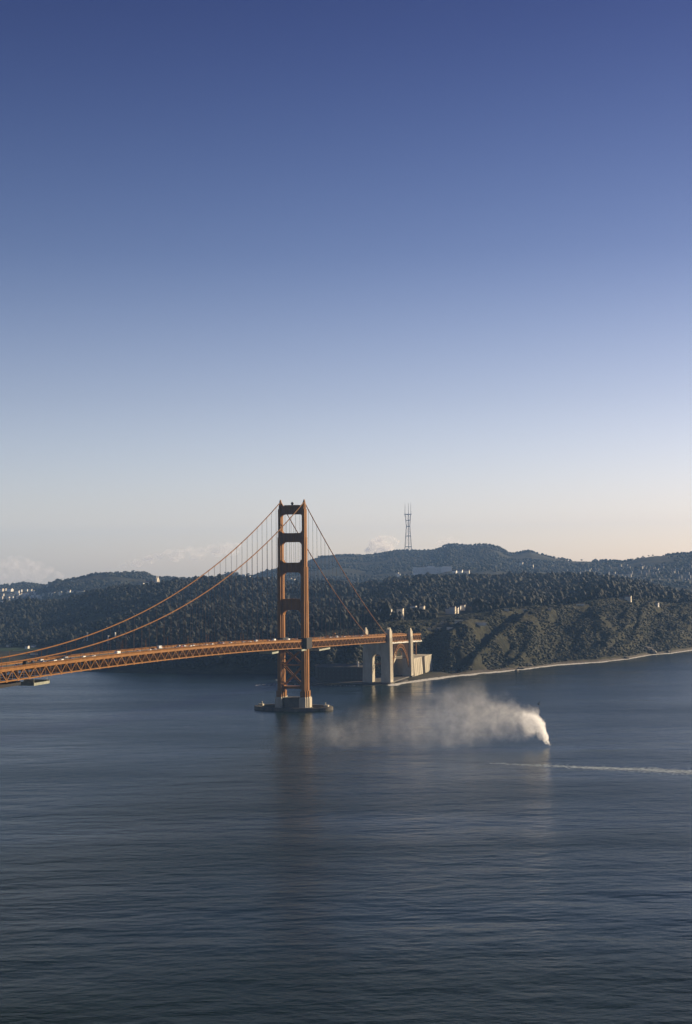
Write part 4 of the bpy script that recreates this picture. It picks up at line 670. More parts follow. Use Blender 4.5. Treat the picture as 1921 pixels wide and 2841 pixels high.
# ---------------------------------------------------------------- lattice mast on the far summit
def sutro():
    e = empty('transmission_mast', (1517, -6732, 197)); tag(e, 'tall three-legged lattice transmission mast with prongs on the far hilltop', 'mast')
    levels = [(197, 28.5), (254, 26.5), (290, 22.0), (354, 17.0), (412, 12.5), (447, 15.5), (483, 20.0)]
    rot = math.radians(38)
    def P(k, r, z): a = rot + k * 2 * math.pi / 3; return Vector((r * math.cos(a), r * math.sin(a), z - 197))
    for k in range(3):
        mb = MB()
        for (z0, r0), (z1, r1) in zip(levels, levels[1:]): mb.beam(P(k, r0, z0), P(k, r1, z1), 3.4, 3.4)
        mb.build('leg', M['mast'], e)
        MB().tube([P(k, 20, 483), P(k, 20, 520), P(k, 20, 552)], [1.7, 1.2, .6], 6).build('antenna', M['mast'], e)
    for (z, r), w in zip(levels[2:], (4.2, 4.2, 4.6, 3.4, 4.6)):
        for k in range(3): MB().beam(P(k, r, z), P(k + 1, r, z), 2.0, w).build('ring_truss', M['mast'], e)
    for k in range(3): MB().beam(P(k, 20, 484), P(k, 27, 484), 2.2, 2.6).build('outrigger', M['mast'], e)
    mb = MB()
    for (z0, r0), (z1, r1) in zip(levels[1:], levels[2:]):
        for k in range(3): mb.beam(P(k, r0, z0), P(k + 1, r1, z1), .5, .5); mb.beam(P(k + 1, r0, z0), P(k, r1, z1), .5, .5)
    mb.build('stay_bracing', M['mast'], e)
sutro()
# ---------------------------------------------------------------- houses and other buildings
TREES_OFF = []                                  # footprints kept clear of trees
FACE = math.atan2(-SUN.y, -SUN.x)
def house(X, Y, w, h, wall, roof, name, label, group, detail=True, d=None, rz=None, cat='house', clear=16, back=0):
    z = float(ground(X, Y)[0][0]); w = max(w, 5.5); h = max(h, 4.2); d = d or w * random.uniform(1.1, 1.7)
    rz = random.uniform(-.5, .5) + math.radians(-25) if rz is None else rz
    e = empty(name, (X, Y, z - .5), rz=rz); tag(e, label, cat, group)
    MB().box(-d / 2, d / 2, -w / 2, w / 2, -3, h).build('wall', M[wall], e)
    rh = w * .32
    mb = MB(); mb.prism([(-w / 2 - .4, h - .05), (w / 2 + .4, h - .05), (0, h + rh)], -d / 2 - .35, d / 2 + .35, 'x'); mb.build('roof', M[roof], e)
    gb = MB(); gb.prism([(-w / 2 + .05, h), (w / 2 - .05, h), (0, h + rh - .35)], -d / 2 - .42, -d / 2 - .36, 'x'); gb.build('gable', M[wall], e)
    if detail:
        wm = WINM
        for f in range(max(1, int(h // 3))):
            for y in (-w * .25, w * .25): inst('window', wm, e, loc=(-d / 2 - .04, y, 1.2 + f * 3.0))
    TREES_OFF.append((X, Y, clear, back)); return e
WINM = MB().box(-.05, .05, -.5, .5, 0, 1.3).mesh('window', M['glass'])
for (X, Y, Z, w, h) in TOWN:
    far_left = X > 1850 and Y < -3000
    wc = random.choice(['white', 'white', 'cream', 'cream', 'beige'])
    house(X, Y, w * 1.15, h + 6, wc, random.choice(['roof', 'roof', 'redroof']), 'house',
          wc + ' house in the crowded hillside town at far left' if far_left else (wc + ' house at the foot of the far right hill' if X < 0 else wc + ' house on the far slope behind the wooded ridge'),
          'houses of the far left town' if far_left else ('houses below the far right hill' if X < 0 else 'houses behind the wooded ridge'), detail=False, clear=26, rz=random.uniform(-.2, .2) + math.radians(-8))
for (X, Y, Z, w, h) in HILLSIDE:
    wc = random.choice(['dull', 'dull', 'dull', 'dull', 'beige'])
    house(X, Y, w, h + 6, wc, 'roof', 'house', 'little ' + ('grey' if wc == 'dull' else wc) + ' house in the rows on the far right hill', 'house rows on the far right hill', detail=False, clear=20, rz=random.uniform(-.2, .2) + math.radians(-10))
GL = ['with a long grey wing', 'tiny, up the slope behind the long grey wing', 'low, next to the one with the grey wing', 'alone among the trees, second cluster', 'with a tan wall, standing highest', 'narrow, just right of the highest one',
      'leftmost of the bright group above the bluff', 'tallest of the bright group above the bluff', 'slim, right beside the tallest of the bright group', 'fourth of the bright group above the bluff', 'rightmost of the bright group above the bluff', 'low, on the open bluff top at far right']
for (X, Y, Z, w, h), g in zip(GARRISON, GL):
    e = house(X, Y, w * 1.5, h * 1.1 + (13 if X > 60 else 4), random.choice(['white', 'cream']), random.choice(['redroof', 'roof']), 'garrison_house', 'white gabled house ' + g, 'white houses among the trees', clear=22 if X > 60 else 36, back=0 if X > 60 else 230, rz=math.radians(-8) + random.uniform(-.12, .12))
    if 'grey wing' in g and 'with' in g.split()[0]: MB().box(4, 22, -4, 4, -3, 5).build('long_wing', M['grey'], e)
SL = ['white low L-shaped house beside the green lawn', 'small pale green hut at the left edge of the lawn', 'low white shed right of the L-shaped house', 'pale open-sided shed below the light posts']
for (X, Y, Z, w, h), lab, wl in zip(SHORE_HOUSES, SL, ('white', 'beige', 'white', 'beige')):
    house(X, Y, w, h, wl, 'roof', 'shore_house', lab, 'buildings on the low shore', clear=20, back=50, cat='building', rz=math.radians(-8))
PL = ['pale tall post in the dark trees above the far cable, leftmost of three', 'pale tall post just above the near cable, middle of three', 'pale tall post between the two cables, rightmost of three']
for (X, Y, Z, w, h), lab in zip(POSTS, PL):
    z = float(ground(X, Y)[0][0]); mb = MB(); mb.taper((-1.1, 1.1, -1.1, 1.1), (-.85, .85, -.85, .85), 0, h + 5); mb.box(-1.2, 1.2, -1.2, 1.2, h + 5, h + 5.6); mb.box(-1.2, 1.2, -1.2, 1.2, -1, .6)
    o = mb.build('concrete_post', M['white'], loc=(X, Y, z)); tag(o, lab, 'post', 'pale posts left of the tower'); TREES_OFF.append((X, Y, 18, 70))
X, Y, Z, w, h = MISC[0]; z = float(ground(X, Y)[0][0])
mb = MB(); n = 14; rr = 2.2
for j in range(8):
    pass
bv = [(rr * math.sin(math.pi * j / 8) * math.cos(2 * math.pi * i / n), rr * math.sin(math.pi * j / 8) * math.sin(2 * math.pi * i / n), 7 + rr * math.cos(math.pi * j / 8)) for j in range(9) for i in range(n)]
e = empty('water_tank', (X, Y, z)); tag(e, 'small round white tank among the trees above the far cable', 'tank')
MB().add(bv, [(j * n + i, j * n + (i + 1) % n, (j + 1) * n + (i + 1) % n, (j + 1) * n + i) for j in range(8) for i in range(n)]).build('tank_ball', M['white'], e, smooth=True)
MB().tube([(0, 0, -1), (0, 0, 5)], .7, 8).build('stem', M['white'], e); TREES_OFF.append((X, Y, 18, 70))
WL = ['pale flat roofed shed beside the far cable, below the lawn', 'short pale wall at the bluff edge, nearest the deck end', 'pale wall on the bluff right of the deck end, left of a pair', 'pale wall on the bluff right of the deck end, right of a pair', 'low pale building with windows on the bluff behind the walls', 'long thin pale battery wall on the bluff grass', 'tiny pale hut behind the walls by the deck end', 'short pale wall at the foot of the woods, left of the long one', 'longest pale wall at the foot of the woods above the bluff', 'small pale hut at the foot of the woods, right of the longest wall', 'tan slab of bare ground and wall on the bluff rim']
for (X, Y, Z, w, h), lab in zip(LOWWALL, WL):
    z = float(ground(X, Y)[0][0]); e = empty('low_wall', (X, Y, z), rz=math.radians(14)); tag(e, lab, 'wall', 'low pale walls on the bluff')
    MB().box(-w / 2, w / 2, -1.2, 1.2, -3, 2.6 if w > 9 else 3.2).build('wall_body', M['cream'] if w > 9 else M['beige'], e)
    MB().box(-w / 2 - .3, w / 2 + .3, -1.5, 1.5, *((2.6, 2.9) if w > 9 else (3.2, 3.5))).build('coping', M['path'], e)
    if 'windows' in lab:
        for k in range(8): inst('window', WINM, e, mat=Matrix.Translation((-w / 2 + .8 + k * w / 8, 1.24, .1)) @ Matrix.Rotation(math.pi / 2, 4, 'Z'))
    TREES_OFF.append((X, Y, 14 + w * 1.1, 70))
# long pale hospital-like block on the ridge
e = empty('long_building', (749, -3980, 118), rz=math.atan2(-34, -149)); tag(e, 'long pale multi-storey block half hidden behind the wooded ridge', 'building')
MB().box(-76, 40, -9, 9, 0, 44).build('main_wing', M['white'], e)
MB().box(40, 78, -13, 13, 0, 47).build('end_wing', M['white'], e)
MB().box(-20, 10, -6, 6, 44, 48).build('roof_plant', M['grey'], e)
wmesh = MB().box(-1.1, 1.1, -.1, .1, 0, 1.7).mesh('window', M['glass'])
for k in range(26):
    for f in range(5):
        for (sy, yy) in ((1, 9.05), (-1, -9.05)):
            inst('window', wmesh, e, loc=(-73 + k * 4.3, yy, 22 + f * 4.4))
TREES_OFF.append((749, -3980, 150, 150))
# church with twin spires
e = empty('church', (1529, -3093, 79)); tag(e, 'distant pale church with pointed twin towers on the left skyline', 'church')
for y in (-6, 6):
    mb = MB(); mb.box(-3.5, 3.5, y - 3.5, y + 3.5, 0, 45); mb.taper((-3, 3, y - 3, y + 3), (-2, 2, y - 2, y + 2), 45, 51); mb.taper((-2, 2, y - 2, y + 2), (-.1, .1, y - .1, y + .1), 51, 59); mb.build('bell_tower', M['cream'], e)
MB().box(3.5, 42, -8, 8, 0, 36).build('nave', M['cream'], e)
MB().prism([(-8.4, 36), (8.4, 36), (0, 42)], 3.6, 42.4, 'x').build('roof', M['redroof'], e)
TREES_OFF.append((1529, -3093, 30, 0))
X, Y, Z, w, h = MISC[4]; z = float(ground(X, Y)[0][0]); e = empty('white_tower', (X, Y, z)); tag(e, 'small white tower rising behind the ridge right of centre', 'tower')
MB().taper((-3, 3, -3, 3), (-2.5, 2.5, -2.5, 2.5), 0, 22).build('shaft', M['white'], e); MB().box(-3.1, 3.1, -3.1, 3.1, 22, 23).build('cap', M['roof'], e); TREES_OFF.append((X, Y, 24, 60))
X, Y, Z, w, h = MISC[5]; house(X, Y, 5.5, 4, 'white', 'roof', 'lookout_hut', 'tiny white hut on the rim of the far right bluff', None, clear=14, back=40, cat='hut')
# green lawn on the low shore
def lawn():
    P = [(-40, 0), (80, -12), (110, 26), (30, 60), (-70, 44)]; V = []; c = (905, -965)
    n = 10; V = [(c[0] + (i / n - .5) * 190, c[1] + (j / n - .5) * 105) for j in range(n + 1) for i in range(n + 1)]
    zz = ground(np.array([v[0] for v in V]), np.array([v[1] for v in V]))[0] + .6
    m = surf('lawn_grass', (.014, .030, .012), (.026, .048, .019), .08, .9, coord='World', spec=.1)
    o = MB().add([(v[0], v[1], z) for v, z in zip(V, zz)], [(j * (n + 1) + i, j * (n + 1) + i + 1, (j + 1) * (n + 1) + i + 1, (j + 1) * (n + 1) + i) for j in range(n) for i in range(n)]).build('lawn', m)
    tag(o, 'bright green lawn on the low shore at far left', kind='structure')
lawn()
# ---------------------------------------------------------------- vegetation
def ico(sub):
    bm = bmesh.new(); bmesh.ops.create_icosphere(bm, subdivisions=sub, radius=1)
    bm.verts.ensure_lookup_table(); V = np.array([v.co[:] for v in bm.verts]); F = np.array([[v.index for v in f.verts] for f in bm.faces]); bm.free(); return V, F
IV2, IF2 = ico(2); IV1, IF1 = ico(1)
def crown_variants(V, n, jag, flat):
    out = []
    for i in range(n):
        d = 1 + jag * (RS.rand(len(V)) - .45); W_ = V * d[:, None]
        lob = .22 * np.sin(V[:, 0] * 4 + i) * np.cos(V[:, 1] * 4.3 + i * 2) ; W_ = W_ * (1 + lob)[:, None]
        W_[:, 2] = W_[:, 2] * flat; out.append(W_)
    return out
def scatter(name, pts, rad, hgt, zoff, V, F, nvar, jag, mat, label, cat=None, flat=1.0):
    """one mass of crowns: pts (n,3), each crown an uneven lump of foliage"""
    var = crown_variants(V, nvar, jag, flat); n = len(pts); nv = len(V)
    vi = RS.randint(0, nvar, n); A = RS.rand(n) * 6.283; allV = np.empty((n, nv, 3), np.float32)
    for k in range(nvar):
        s = np.where(vi == k)[0]
        if not len(s): continue
        W_ = var[k][None].repeat(len(s), 0); c, sn = np.cos(A[s])[:, None], np.sin(A[s])[:, None]
        x = W_[..., 0] * c - W_[..., 1] * sn; y = W_[..., 0] * sn + W_[..., 1] * c
        allV[s, :, 0] = x * rad[s][:, None] + pts[s, 0][:, None]; allV[s, :, 1] = y * rad[s][:, None] + pts[s, 1][:, None]
        allV[s, :, 2] = W_[..., 2] * hgt[s][:, None] + (pts[s, 2] + zoff[s])[:, None]
    Fa = (F[None] + (np.arange(n) * nv)[:, None, None]).reshape(-1, 3)
    tint = np.repeat(RS.rand(n), nv) * .75 + RS.rand(n * nv) * .25
    o = link(bpy.data.objects.new(name, np_mesh(name, allV.reshape(-1, 3), Fa, mat, cols=tint, smooth=False)))
    tag(o, label, kind='stuff'); return o
def polar_pts(n, k0, k1, a0=None, a1=None, f0=0.0, f1=1.0):
    a0 = KN_AZ[0] + 6 if a0 is None else a0; a1 = KN_AZ[-1] - 6 if a1 is None else a1
    az = RS.uniform(a0, a1, n); kn = knots_at(az)
    r0 = kn[:, k0, 0] + (kn[:, k0 + 1, 0] - kn[:, k0, 0]) * f0; r1 = kn[:, k1, 0] + (kn[:, min(k1 + 1, 10), 0] - kn[:, k1, 0]) * (f1 - 1 if f1 > 1 else 0) 
    r = np.sqrt(RS.uniform(0, 1, n) * (r1 ** 2 - r0 ** 2) + r0 ** 2)
    X = TC[0] + r * np.sin(np.radians(az)); Y = TC[1] - r * np.cos(np.radians(az)); return X, Y, r, az, kn
def clear_mask(X, Y, back=250):
    ok = np.ones(len(X), bool)
    for (x, y, c, back_) in TREES_OFF:
        d = np.array([TC[0] - x, TC[1] - y]); d = d / np.hypot(*d)
        u = (X - x) * d[0] + (Y - y) * d[1]; v = np.abs((X - x) * d[1] - (Y - y) * d[0])
        bk = min(back, back_)
        ok &= ~((v < c * .55) & (u > -c * .7) & (u < c * .6 + bk)) 
    return ok
A_IN, A_OUT = KN_AZ[0] + 8, KN_AZ[-1] - 8
# the wood on the near hills
X, Y, r, az, kn = polar_pts(62000, 3, 5, A_IN, A_OUT, -.02, 1.35)
Z = ground(X, Y)[0]
dn = fbm(X / 140, Y / 140, 3, 33); low = kn[:, 3, 1] < 15
keep = (dn > -.34) & clear_mask(X, Y) & ~((np.abs(X - 905) < 110) & (np.abs(Y + 965) < 70))
shore_open = (r < kn[:, 3, 0] + np.where(az < 17.5, 60 + 70 * (dn + .3), 0)); keep &= ~shore_open
keep &= ~(low & (r < kn[:, 3, 0] + 90 + 200 * (dn > 0)))
X, Y, Z = X[keep], Y[keep], Z[keep]; n = len(X)
sz = RS.uniform(.55, 1.15, n) ** 1.0 * (1 + .5 * (RS.rand(n) > .9)) * (1 + .35 * fbm(X / 300, Y / 300, 2, 51)); scatter('forest', np.stack([X, Y, Z], 1), 3.9 * sz, 4.6 * sz, 9.0 * sz + RS.uniform(-3, 2.5, n), IV1, IF1, 12, .6, M['tree'], 'dense dark evergreen wood covering the hills behind the bridge')
# woods below the deck, left of the tower and behind the fort
X, Y, r, az, kn = polar_pts(6500, 2, 3, 15.8, KN_AZ[-1] - 8, .22, 1.0)
keep = (kn[:, 3, 1] > 18) & (np.hypot(X - 58, Y + 402) > 56) & clear_mask(X, Y) & ~((np.abs(X) < 40) & (Y > -600)); X, Y = X[keep], Y[keep]; Z = ground(X, Y)[0]; n = len(X); sz = RS.uniform(.6, 1.1, n)
scatter('bluff_woods', np.stack([X, Y, Z], 1), 4.2 * sz, 5 * sz, 5 * sz, IV1, IF1, 9, .6, M['tree'], 'dark woods on the low bluff behind and below the deck')
# scrub on the open coastal bluff
X, Y, r, az, kn = polar_pts(34000, 2, 3, A_IN, 17.6, .03, 1.22)
Z = ground(X, Y)[0]; dn = fbm(X / 60, Y / 60, 3, 71)
keep = (dn > -.42) & clear_mask(X, Y, 12) & ~((np.abs(X) < 36) & (Y > -590)); X, Y, Z = X[keep], Y[keep], Z[keep]; n = len(X); sz = RS.uniform(.5, 1.5, n) ** 1.4
scatter('scrub', np.stack([X, Y, Z], 1), 1.9 * sz, 1.25 * sz, .35 * sz, IV1, IF1, 6, .6, M['scrub'], 'low olive and brown scrub covering the coastal bluff')
# woods on the far hills
X, Y, r, az, kn = polar_pts(24000, 6, 8, A_IN, A_OUT, .1, 1.4)
Z = ground(X, Y)[0]; dn = fbm(X / 320, Y / 320, 3, 91)
keep = (dn > -.25) & clear_mask(X, Y, 70) & ~((az < 8.5) & (dn < -.2)) & ~((az > 27) & (dn < .3) & (r < kn[:, 8, 0] - 700))
X, Y, Z = X[keep], Y[keep], Z[keep]; n = len(X); sz = RS.uniform(.6, 1.25, n)
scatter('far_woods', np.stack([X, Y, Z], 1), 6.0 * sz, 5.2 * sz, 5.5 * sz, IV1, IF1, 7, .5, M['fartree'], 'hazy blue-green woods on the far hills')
# single trees that stand out on the skyline
VAR = []
for q in range(5):
    rs_ = np.random.RandomState(40 + q); V = []; F = []; T = []; nn = 9 if q % 2 else 7
    for k in range(nn):
        c = np.array([rs_.uniform(-.36, .36), rs_.uniform(-.36, .36), rs_.uniform(.45, .92)]); rr = rs_.uniform(.13, .24) * (1.15 - .4 * abs(c[2] - .65))
        W_ = IV1 * (1 + .6 * (rs_.rand(len(IV1)) - .5))[:, None] * rr * np.array([1.25, 1.25, .75]) + c
        F.append(IF1 + len(V) * len(IV1)); V.append(W_); T += [rs_.rand()] * len(IV1)
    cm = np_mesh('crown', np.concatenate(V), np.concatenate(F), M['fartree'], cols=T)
    tb = MB(); tb.tube([(0, 0, -.1), (.01, 0, .3), (.03, .01, .7)], [.045, .035, .015], 6)
    for k in range(3): a = k * 2.1 + q; tb.tube([(.01, 0, .35 + .08 * k), (.22 * math.cos(a), .22 * math.sin(a), .6 + .05 * k)], [.018, .008], 5)
    VAR.append((cm, tb.mesh('trunk', M['bark'])))
RL = ['on the left end of the wooded ridge at far left', 'on the far left ridge top, first of three', 'on the far left ridge top, second of three', 'on the far left ridge top, highest of three', 'on the skyline left of the cables, leftmost of three', 'on the skyline left of the cables, middle of three', 'on the skyline left of the cables, rightmost of three',
      'on the skyline just left of the tower foot slope', 'on the hill rim nearest the tower on its left', 'below the rim, second left of the tower', 'on the crest right of the tower between the cables, first', 'on the crest right of the tower between the cables, second', 'on the crest right of the tower between the cables, third',
      'in the dip left of the tall mast', 'on the rising rim right of the tall mast, lower', 'on the rising rim right of the tall mast, upper', 'alone on the bare saddle right of the highest hill', 'leftmost of the row on the far right hill', 'second of the row on the far right hill', 'fourth of the row on the far right hill', 'fifth of the row on the far right hill', 'rightmost of the row on the far right hill', 'third of the row on the far right hill', 'on the small knoll left of the bare saddle']
for i, ((X, Y, Z, h), lab) in enumerate(zip(RIDGE_TREES, RL)):
    cm, tm = VAR[i % 5]; h = min(max(h, 10), 17); z = float(ground(X, Y)[0][0]); e = empty('skyline_tree', (X, Y, z), rz=i * 1.3); tag(e, 'single dark tree ' + lab, 'tree', 'trees on the skyline')
    w = h * random.uniform(.85, 1.15)
    inst('crown', cm, e, scale=(w, w, h)); inst('trunk', tm, e, scale=(h, h, h))
# ---------------------------------------------------------------- rocks along the shore
rl = ['black rock, biggest of the cluster on the beach right of the pale blocks', 'black rock, left of the cluster on the beach', 'black rock in the middle of the cluster on the beach', 'small black rock at the top of the beach cluster', 'black rock at the left tip of the beach cluster', 'flat dark rock awash, largest on the middle beach', 'small dark rock on the middle beach, second from right', 'dark rock at the left end of the middle beach', 'tiny dark rock high on the middle beach', 'broad dark rock, left mass of the far right headland', 'tall dark rock, middle mass of the far right headland', 'low dark rock at the inner foot of the far right headland', 'dark rock on the sand at the right edge']
for (X, Y, w, h), lab in zip(ROCKS, rl):
    V = IV2 * (1 + .55 * (RS.rand(len(IV2)) - .5))[:, None] * np.array([w * .75, w * .9, h]) 
    o = link(bpy.data.objects.new('shore_rock', np_mesh('shore_rock', V, IF2, M['rock']))); o.location = (X, Y, max(.2, float(ground(X, Y)[0][0]) * .6)); o.rotation_euler = (0, 0, RS.rand() * 6)
    tag(o, lab, 'rock', 'black rocks along the beach')
mb = []
def lump(cx, cy, w, d, h, seed, name, lab):
    V = IV2 * (1 + .5 * (np.random.RandomState(seed).rand(len(IV2)) - .5))[:, None] * np.array([w, d, h])
    o = link(bpy.data.objects.new(name, np_mesh(name, V, IF2, M['rock']))); o.location = (cx, cy, 0); tag(o, lab, 'rock', 'rocks round the fort point')
lump(104, -338, 16, 10, 4.5, 1, 'point_rock', 'dark rock ledge at the tip of the fort seawall, right of the tower')
lump(72, -316, 12, 7, 2.6, 2, 'point_rock', 'low dark rock in the water before the fort seawall')
lump(-26, -396, 7, 14, 2.6, 3, 'point_rock', 'brown rock mound between the two pylons at the water')
# ---------------------------------------------------------------- surf, wake and boulder foam
def foam_patches(name, cen, lab, sx=(1.2, 5), sy=(.5, 1.6), z=.12, rz=0, mk='foam'):
    V = []; F = []
    for (x, y) in cen:
        n = 9; a, b = RS.uniform(*sx), RS.uniform(*sy); k = len(V); ph = rz + RS.uniform(-.25, .25)
        V.append((x, y, z + .25 * min(a, b)))
        for i in range(n):
            t = 2 * math.pi * i / n; q = RS.uniform(.55, 1.2); u, v = a * q * math.cos(t), b * q * math.sin(t)
            V.append((x + u * math.cos(ph) - v * math.sin(ph), y + u * math.sin(ph) + v * math.cos(ph), z))
        F += [(k, k + 1 + i, k + 1 + (i + 1) % n) for i in range(n)]
    o = link(bpy.data.objects.new(name, np_mesh(name, V, F, M[mk], smooth=True))); tag(o, lab, kind='stuff'); return o
cen = []
for az_ in np.arange(KN_AZ[0] + 6, 14.6, .009):
    kn = knots_at(np.array([az_]))[0]
    wv = 8 + 13 * (fbm(np.array([az_ * 2.3]), np.array([0.]), 3, 3)[0] + .5); nearf = max(0, min(1, (az_ - 7) / 6))
    for q in range(4):
        rr = kn[1, 0] + RS.uniform(-wv * (1.1 + .5 * nearf), 5); cen.append((TC[0] + rr * math.sin(math.radians(az_)), TC[1] - rr * math.cos(math.radians(az_))))
foam_patches('surf', cen, 'white line of surf along the beach under the bluff', (1.0, 4.6), (.6, 2.2), .15, math.radians(70))
cen = []
for (x0, y0, x1, y1, n, w) in ((-22, -366, -34, -380, 50, 2), (-26, -372, -40, -420, 110, 3), (-40, -420, -44, -480, 110, 3), (-40, -400, -58, -440, 50, 2), (20, -318, 60, -312, 40, 2), (110, -352, 150, -390, 60, 4), (118, -330, 150, -300, 25, 6)):
    for k in range(n): u = RS.rand(); cen.append((x0 + (x1 - x0) * u + RS.randn() * w, y0 + (y1 - y0) * u + RS.randn() * w))
foam_patches('rock_foam', cen, 'patches of foam round the pylon feet and point rocks', (.8, 3.2), (.6, 1.6), .15, 1.2)
cen = []
for k in range(3000):
    u = RS.rand() ** .55; x = -285 - 245 * u; y = 378 + 25 * u + 5 * math.sin(u * 9) * .3 + RS.randn() * (2.0 + 6.5 * u)
    cen.append((x, y))
foam_patches('wake', cen, 'pale foamy wake line crossing the water at right', (.5, 2.2), (.14, .44), .06, math.radians(-6), 'wake')
# ---------------------------------------------------------------- leaning buoy
e = empty('buoy', (-251.4, -114.4, 0)); e.rotation_euler = (0.10, math.radians(-16), 0); e.scale = (.75, .75, .75); tag(e, 'tiny dark leaning buoy on the open water above the smoke', 'buoy')
MB().tube([(0, 0, -.6), (0, 0, .1), (0, 0, .7), (0, 0, .9)], [1.5, 1.9, 1.9, 1.4], 14).build('float', M['dark'], e, smooth=False)
mb = MB()
for k in range(4): a = k * math.pi / 2; mb.beam((1.0 * math.cos(a), 1.0 * math.sin(a), .8), (.35 * math.cos(a), .35 * math.sin(a), 3.6), .18, .18)
mb.box(-.55, .55, -.55, .55, 2.2, 3.4); mb.tube([(0, 0, 3.5), (0, 0, 4.4)], .22, 8); mb.build('tower_frame', M['dark'], e)
# ---------------------------------------------------------------- smoke drifting over the water
def build_smoke():
    left = Vector((-rt.x, -rt.y, 0)).normalized(); ang = math.atan2(left.y, left.x)
    m = bpy.data.materials.new('white_smoke'); m.use_nodes = True; nt = m.node_tree; N = nt.nodes.new; L = nt.links.new
    nt.nodes.remove(nt.nodes['Principled BSDF']); out = nt.nodes['Material Output']
    pv = N('ShaderNodeVolumePrincipled'); pv.inputs['Color'].default_value = (.94, .955, .985, 1); pv.inputs['Anisotropy'].default_value = .25; L(pv.outputs[0], out.inputs['Volume'])
    tc = N('ShaderNodeTexCoord')
    def math_(op, a, b=None, c=None):
        x = N('ShaderNodeMath'); x.operation = op
        for i, v in enumerate((a, b, c)):
            if v is None: continue
            if isinstance(v, (int, float)): x.inputs[i].default_value = v
            else: L(v, x.inputs[i])
        return x.outputs[0]
    n0 = N('ShaderNodeTexNoise'); n0.inputs['Scale'].default_value = .06; n0.inputs['Detail'].default_value = 3; L(tc.outputs['Object'], n0.inputs['Vector'])
    sb = N('ShaderNodeVectorMath'); sb.operation = 'SUBTRACT'; sb.inputs[1].default_value = (.5, .5, .5); L(n0.outputs['Color'], sb.inputs[0])
    s0 = N('ShaderNodeSeparateXYZ'); L(tc.outputs['Object'], s0.inputs[0])
    amp = N('ShaderNodeMapRange'); amp.inputs['From Min'].default_value = 0; amp.inputs['From Max'].default_value = 40; amp.inputs['To Min'].default_value = 12; amp.inputs['To Max'].default_value = 34; L(s0.outputs['X'], amp.inputs['Value'])
    sc = N('ShaderNodeVectorMath'); sc.operation = 'SCALE'; L(sb.outputs[0], sc.inputs[0]); L(amp.outputs[0], sc.inputs['Scale'])
    n5 = N('ShaderNodeTexNoise'); n5.inputs['Scale'].default_value = .28; n5.inputs['Detail'].default_value = 3; L(tc.outputs['Object'], n5.inputs['Vector'])
    sb5 = N('ShaderNodeVectorMath'); sb5.operation = 'SUBTRACT'; sb5.inputs[1].default_value = (.5, .5, .5); L(n5.outputs['Color'], sb5.inputs[0])
    sc5 = N('ShaderNodeVectorMath'); sc5.operation = 'SCALE'; sc5.inputs['Scale'].default_value = 9; L(sb5.outputs[0], sc5.inputs[0])
    ad0 = N('ShaderNodeVectorMath'); ad0.operation = 'ADD'; L(tc.outputs['Object'], ad0.inputs[0]); L(sc.outputs[0], ad0.inputs[1])
    ad = N('ShaderNodeVectorMath'); ad.operation = 'ADD'; L(ad0.outputs[0], ad.inputs[0]); L(sc5.outputs[0], ad.inputs[1])
    s = N('ShaderNodeSeparateXYZ'); L(ad.outputs[0], s.inputs[0])
    u = math_('DIVIDE', s.outputs['X'], 240.0); u.node.use_clamp = True
    def curve(pts, scale):
        c = N('ShaderNodeFloatCurve'); cm = c.mapping; cu = cm.curves[0]
        P = [(x / 240, y / scale) for x, y in pts]
        cu.points[0].location = P[0]; cu.points[1].location = P[-1]
        for q in P[1:-1]: cu.points.new(*q)
        for q in cu.points: q.handle_type = 'VECTOR'
        cm.update(); L(u, c.inputs['Value']); return math_('MULTIPLY', c.outputs[0], scale)
    zc = curve([(0, 1), (2, 6), (6, 14), (12, 21), (30, 23), (71, 27), (133, 19), (177, 13), (240, 10)], 60)
    rr = curve([(0, 1.6), (2, 3.2), (6, 8.5), (14, 12), (30, 18), (71, 35), (133, 29), (177, 18), (240, 14)], 60)
    de = curve([(0, .55), (4, .42), (9, .26), (15, .13), (22, .032), (35, .0120), (60, .0075), (95, .0040), (130, .0026), (150, .0030), (175, .0055), (205, .0022), (240, 0)], 1)
    dz = math_('SUBTRACT', s.outputs['Z'], zc); dy = math_('MULTIPLY', s.outputs['Y'], .85)
    dist = math_('SQRT', math_('ADD', math_('MULTIPLY', dz, dz), math_('MULTIPLY', dy, dy)))
    fall = N('ShaderNodeMapRange'); fall.interpolation_type = 'SMOOTHSTEP'; fall.inputs['From Min'].default_value = 1.1; fall.inputs['From Max'].default_value = .25; L(math_('DIVIDE', dist, rr), fall.inputs['Value'])
    n1 = N('ShaderNodeTexNoise'); n1.inputs['Scale'].default_value = .10; n1.inputs['Detail'].default_value = 4; n1.inputs['Roughness'].default_value = .6; L(ad.outputs[0], n1.inputs['Vector'])
    cn = N('ShaderNodeMapRange'); cn.inputs['From Min'].default_value = .36; cn.inputs['From Max'].default_value = .68; cn.inputs['To Min'].default_value = .10; cn.inputs['To Max'].default_value = 1.9; L(n1.outputs['Fac'], cn.inputs['Value'])
    start = N('ShaderNodeMapRange'); start.inputs['From Min'].default_value = -1.8; start.inputs['From Max'].default_value = .5; L(s.outputs['X'], start.inputs['Value'])
    dd = math_('MULTIPLY', math_('MULTIPLY', fall.outputs[0], de), math_('MULTIPLY', cn.outputs[0], start.outputs[0])); L(dd, pv.inputs['Density'])
    o = MB().box(-8, 236, -34, 34, .3, 62).build('smoke', m); o.location = (-319, 267, 0); o.rotation_euler = (0, 0, ang)
    m.cycles.volume_step_rate = .25
    tag(o, 'white smoke plume rising from the water and drifting left', kind='stuff')
build_smoke()
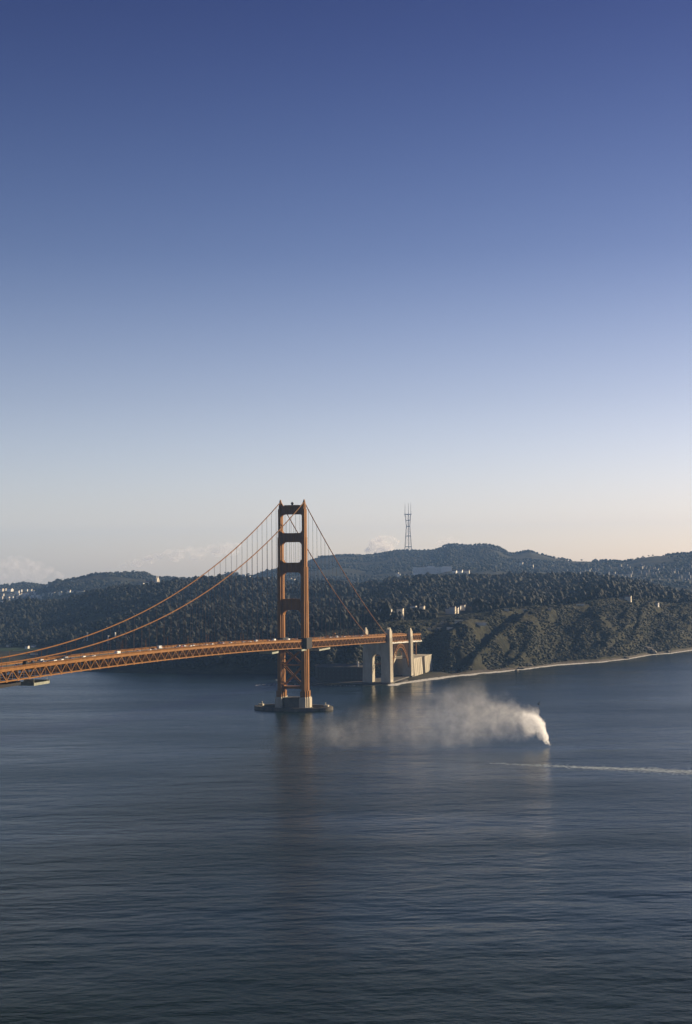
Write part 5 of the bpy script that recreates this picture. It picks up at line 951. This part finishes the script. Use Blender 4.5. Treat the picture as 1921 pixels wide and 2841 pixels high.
# ---------------------------------------------------------------- low cumulus far beyond the hills
cmat = bpy.data.materials.new('cloud_vapour'); cmat.use_nodes = True; nt = cmat.node_tree; nt.nodes.remove(nt.nodes['Principled BSDF'])
pv = nt.nodes.new('ShaderNodeVolumePrincipled'); pv.inputs['Color'].default_value = (1, .985, .965, 1); pv.inputs['Anisotropy'].default_value = .2
tcn = nt.nodes.new('ShaderNodeTexCoord'); cnz = nt.nodes.new('ShaderNodeTexNoise'); cnz.inputs['Scale'].default_value = .006; cnz.inputs['Detail'].default_value = 5; cnz.inputs['Roughness'].default_value = .6
cmr = nt.nodes.new('ShaderNodeMapRange'); cmr.inputs['From Min'].default_value = .42; cmr.inputs['From Max'].default_value = .75; cmr.inputs['To Min'].default_value = .0002; cmr.inputs['To Max'].default_value = .007
nt.links.new(tcn.outputs['Object'], cnz.inputs['Vector']); nt.links.new(cnz.outputs['Fac'], cmr.inputs['Value']); nt.links.new(cmr.outputs[0], pv.inputs['Density'])
nt.links.new(pv.outputs[0], nt.nodes['Material Output'].inputs['Volume']); cmat.cycles.volume_step_rate = .5
CMAT = {'b': cmat}
for ck, cden in (('a', .0035), ('c', .016), ('d', .010)):
    CMAT[ck] = cmat.copy(); [q for q in CMAT[ck].node_tree.nodes if q.bl_idname == 'ShaderNodeMapRange'][0].inputs['To Max'].default_value = cden
CL = {'a': 'pale cumulus bank low over the far left town', 'b': 'long thin pale cloud left of the tower', 'c': 'small puffy cloud left of the tall mast', 'd': 'small wispy cloud right of the tall mast'}
for key, puffs in CLOUDS.items():
    V = []; F = []
    for (x, y, z, r_) in puffs:
        F.append(IF2 + len(V) * len(IV2)); V.append(IV2 * r_ * (np.array([1.7, 1.7, .62]) if key == 'b' else np.array([1.2, 1.2, .9])) + np.array([x, y, z]))
    V = np.concatenate(V); c = V.mean(0)
    o = link(bpy.data.objects.new('cloud', np_mesh('cloud', V - c, np.concatenate(F), CMAT[key]))); o.location = c
    rm = o.modifiers.new('union', 'REMESH'); rm.mode = 'VOXEL'; rm.voxel_size = 20
    tag(o, CL[key], 'cloud', 'clouds low on the skyline')
# ---------------------------------------------------------------- haze: even thin air round the whole place
hm = bpy.data.materials.new('haze_air'); hm.use_nodes = True; nt = hm.node_tree; nt.nodes.remove(nt.nodes['Principled BSDF'])
pv = nt.nodes.new('ShaderNodeVolumePrincipled'); pv.inputs['Color'].default_value = (.28, .52, 1.0, 1); pv.inputs['Density'].default_value = 4.0e-5; pv.inputs['Anisotropy'].default_value = .0
nt.links.new(pv.outputs[0], nt.nodes['Material Output'].inputs['Volume'])
o = MB().box(-12800, 12800, -12800, 7000, -20, 600).build('haze', hm); tag(o, 'thin bluish haze filling the air over the strait', kind='stuff')
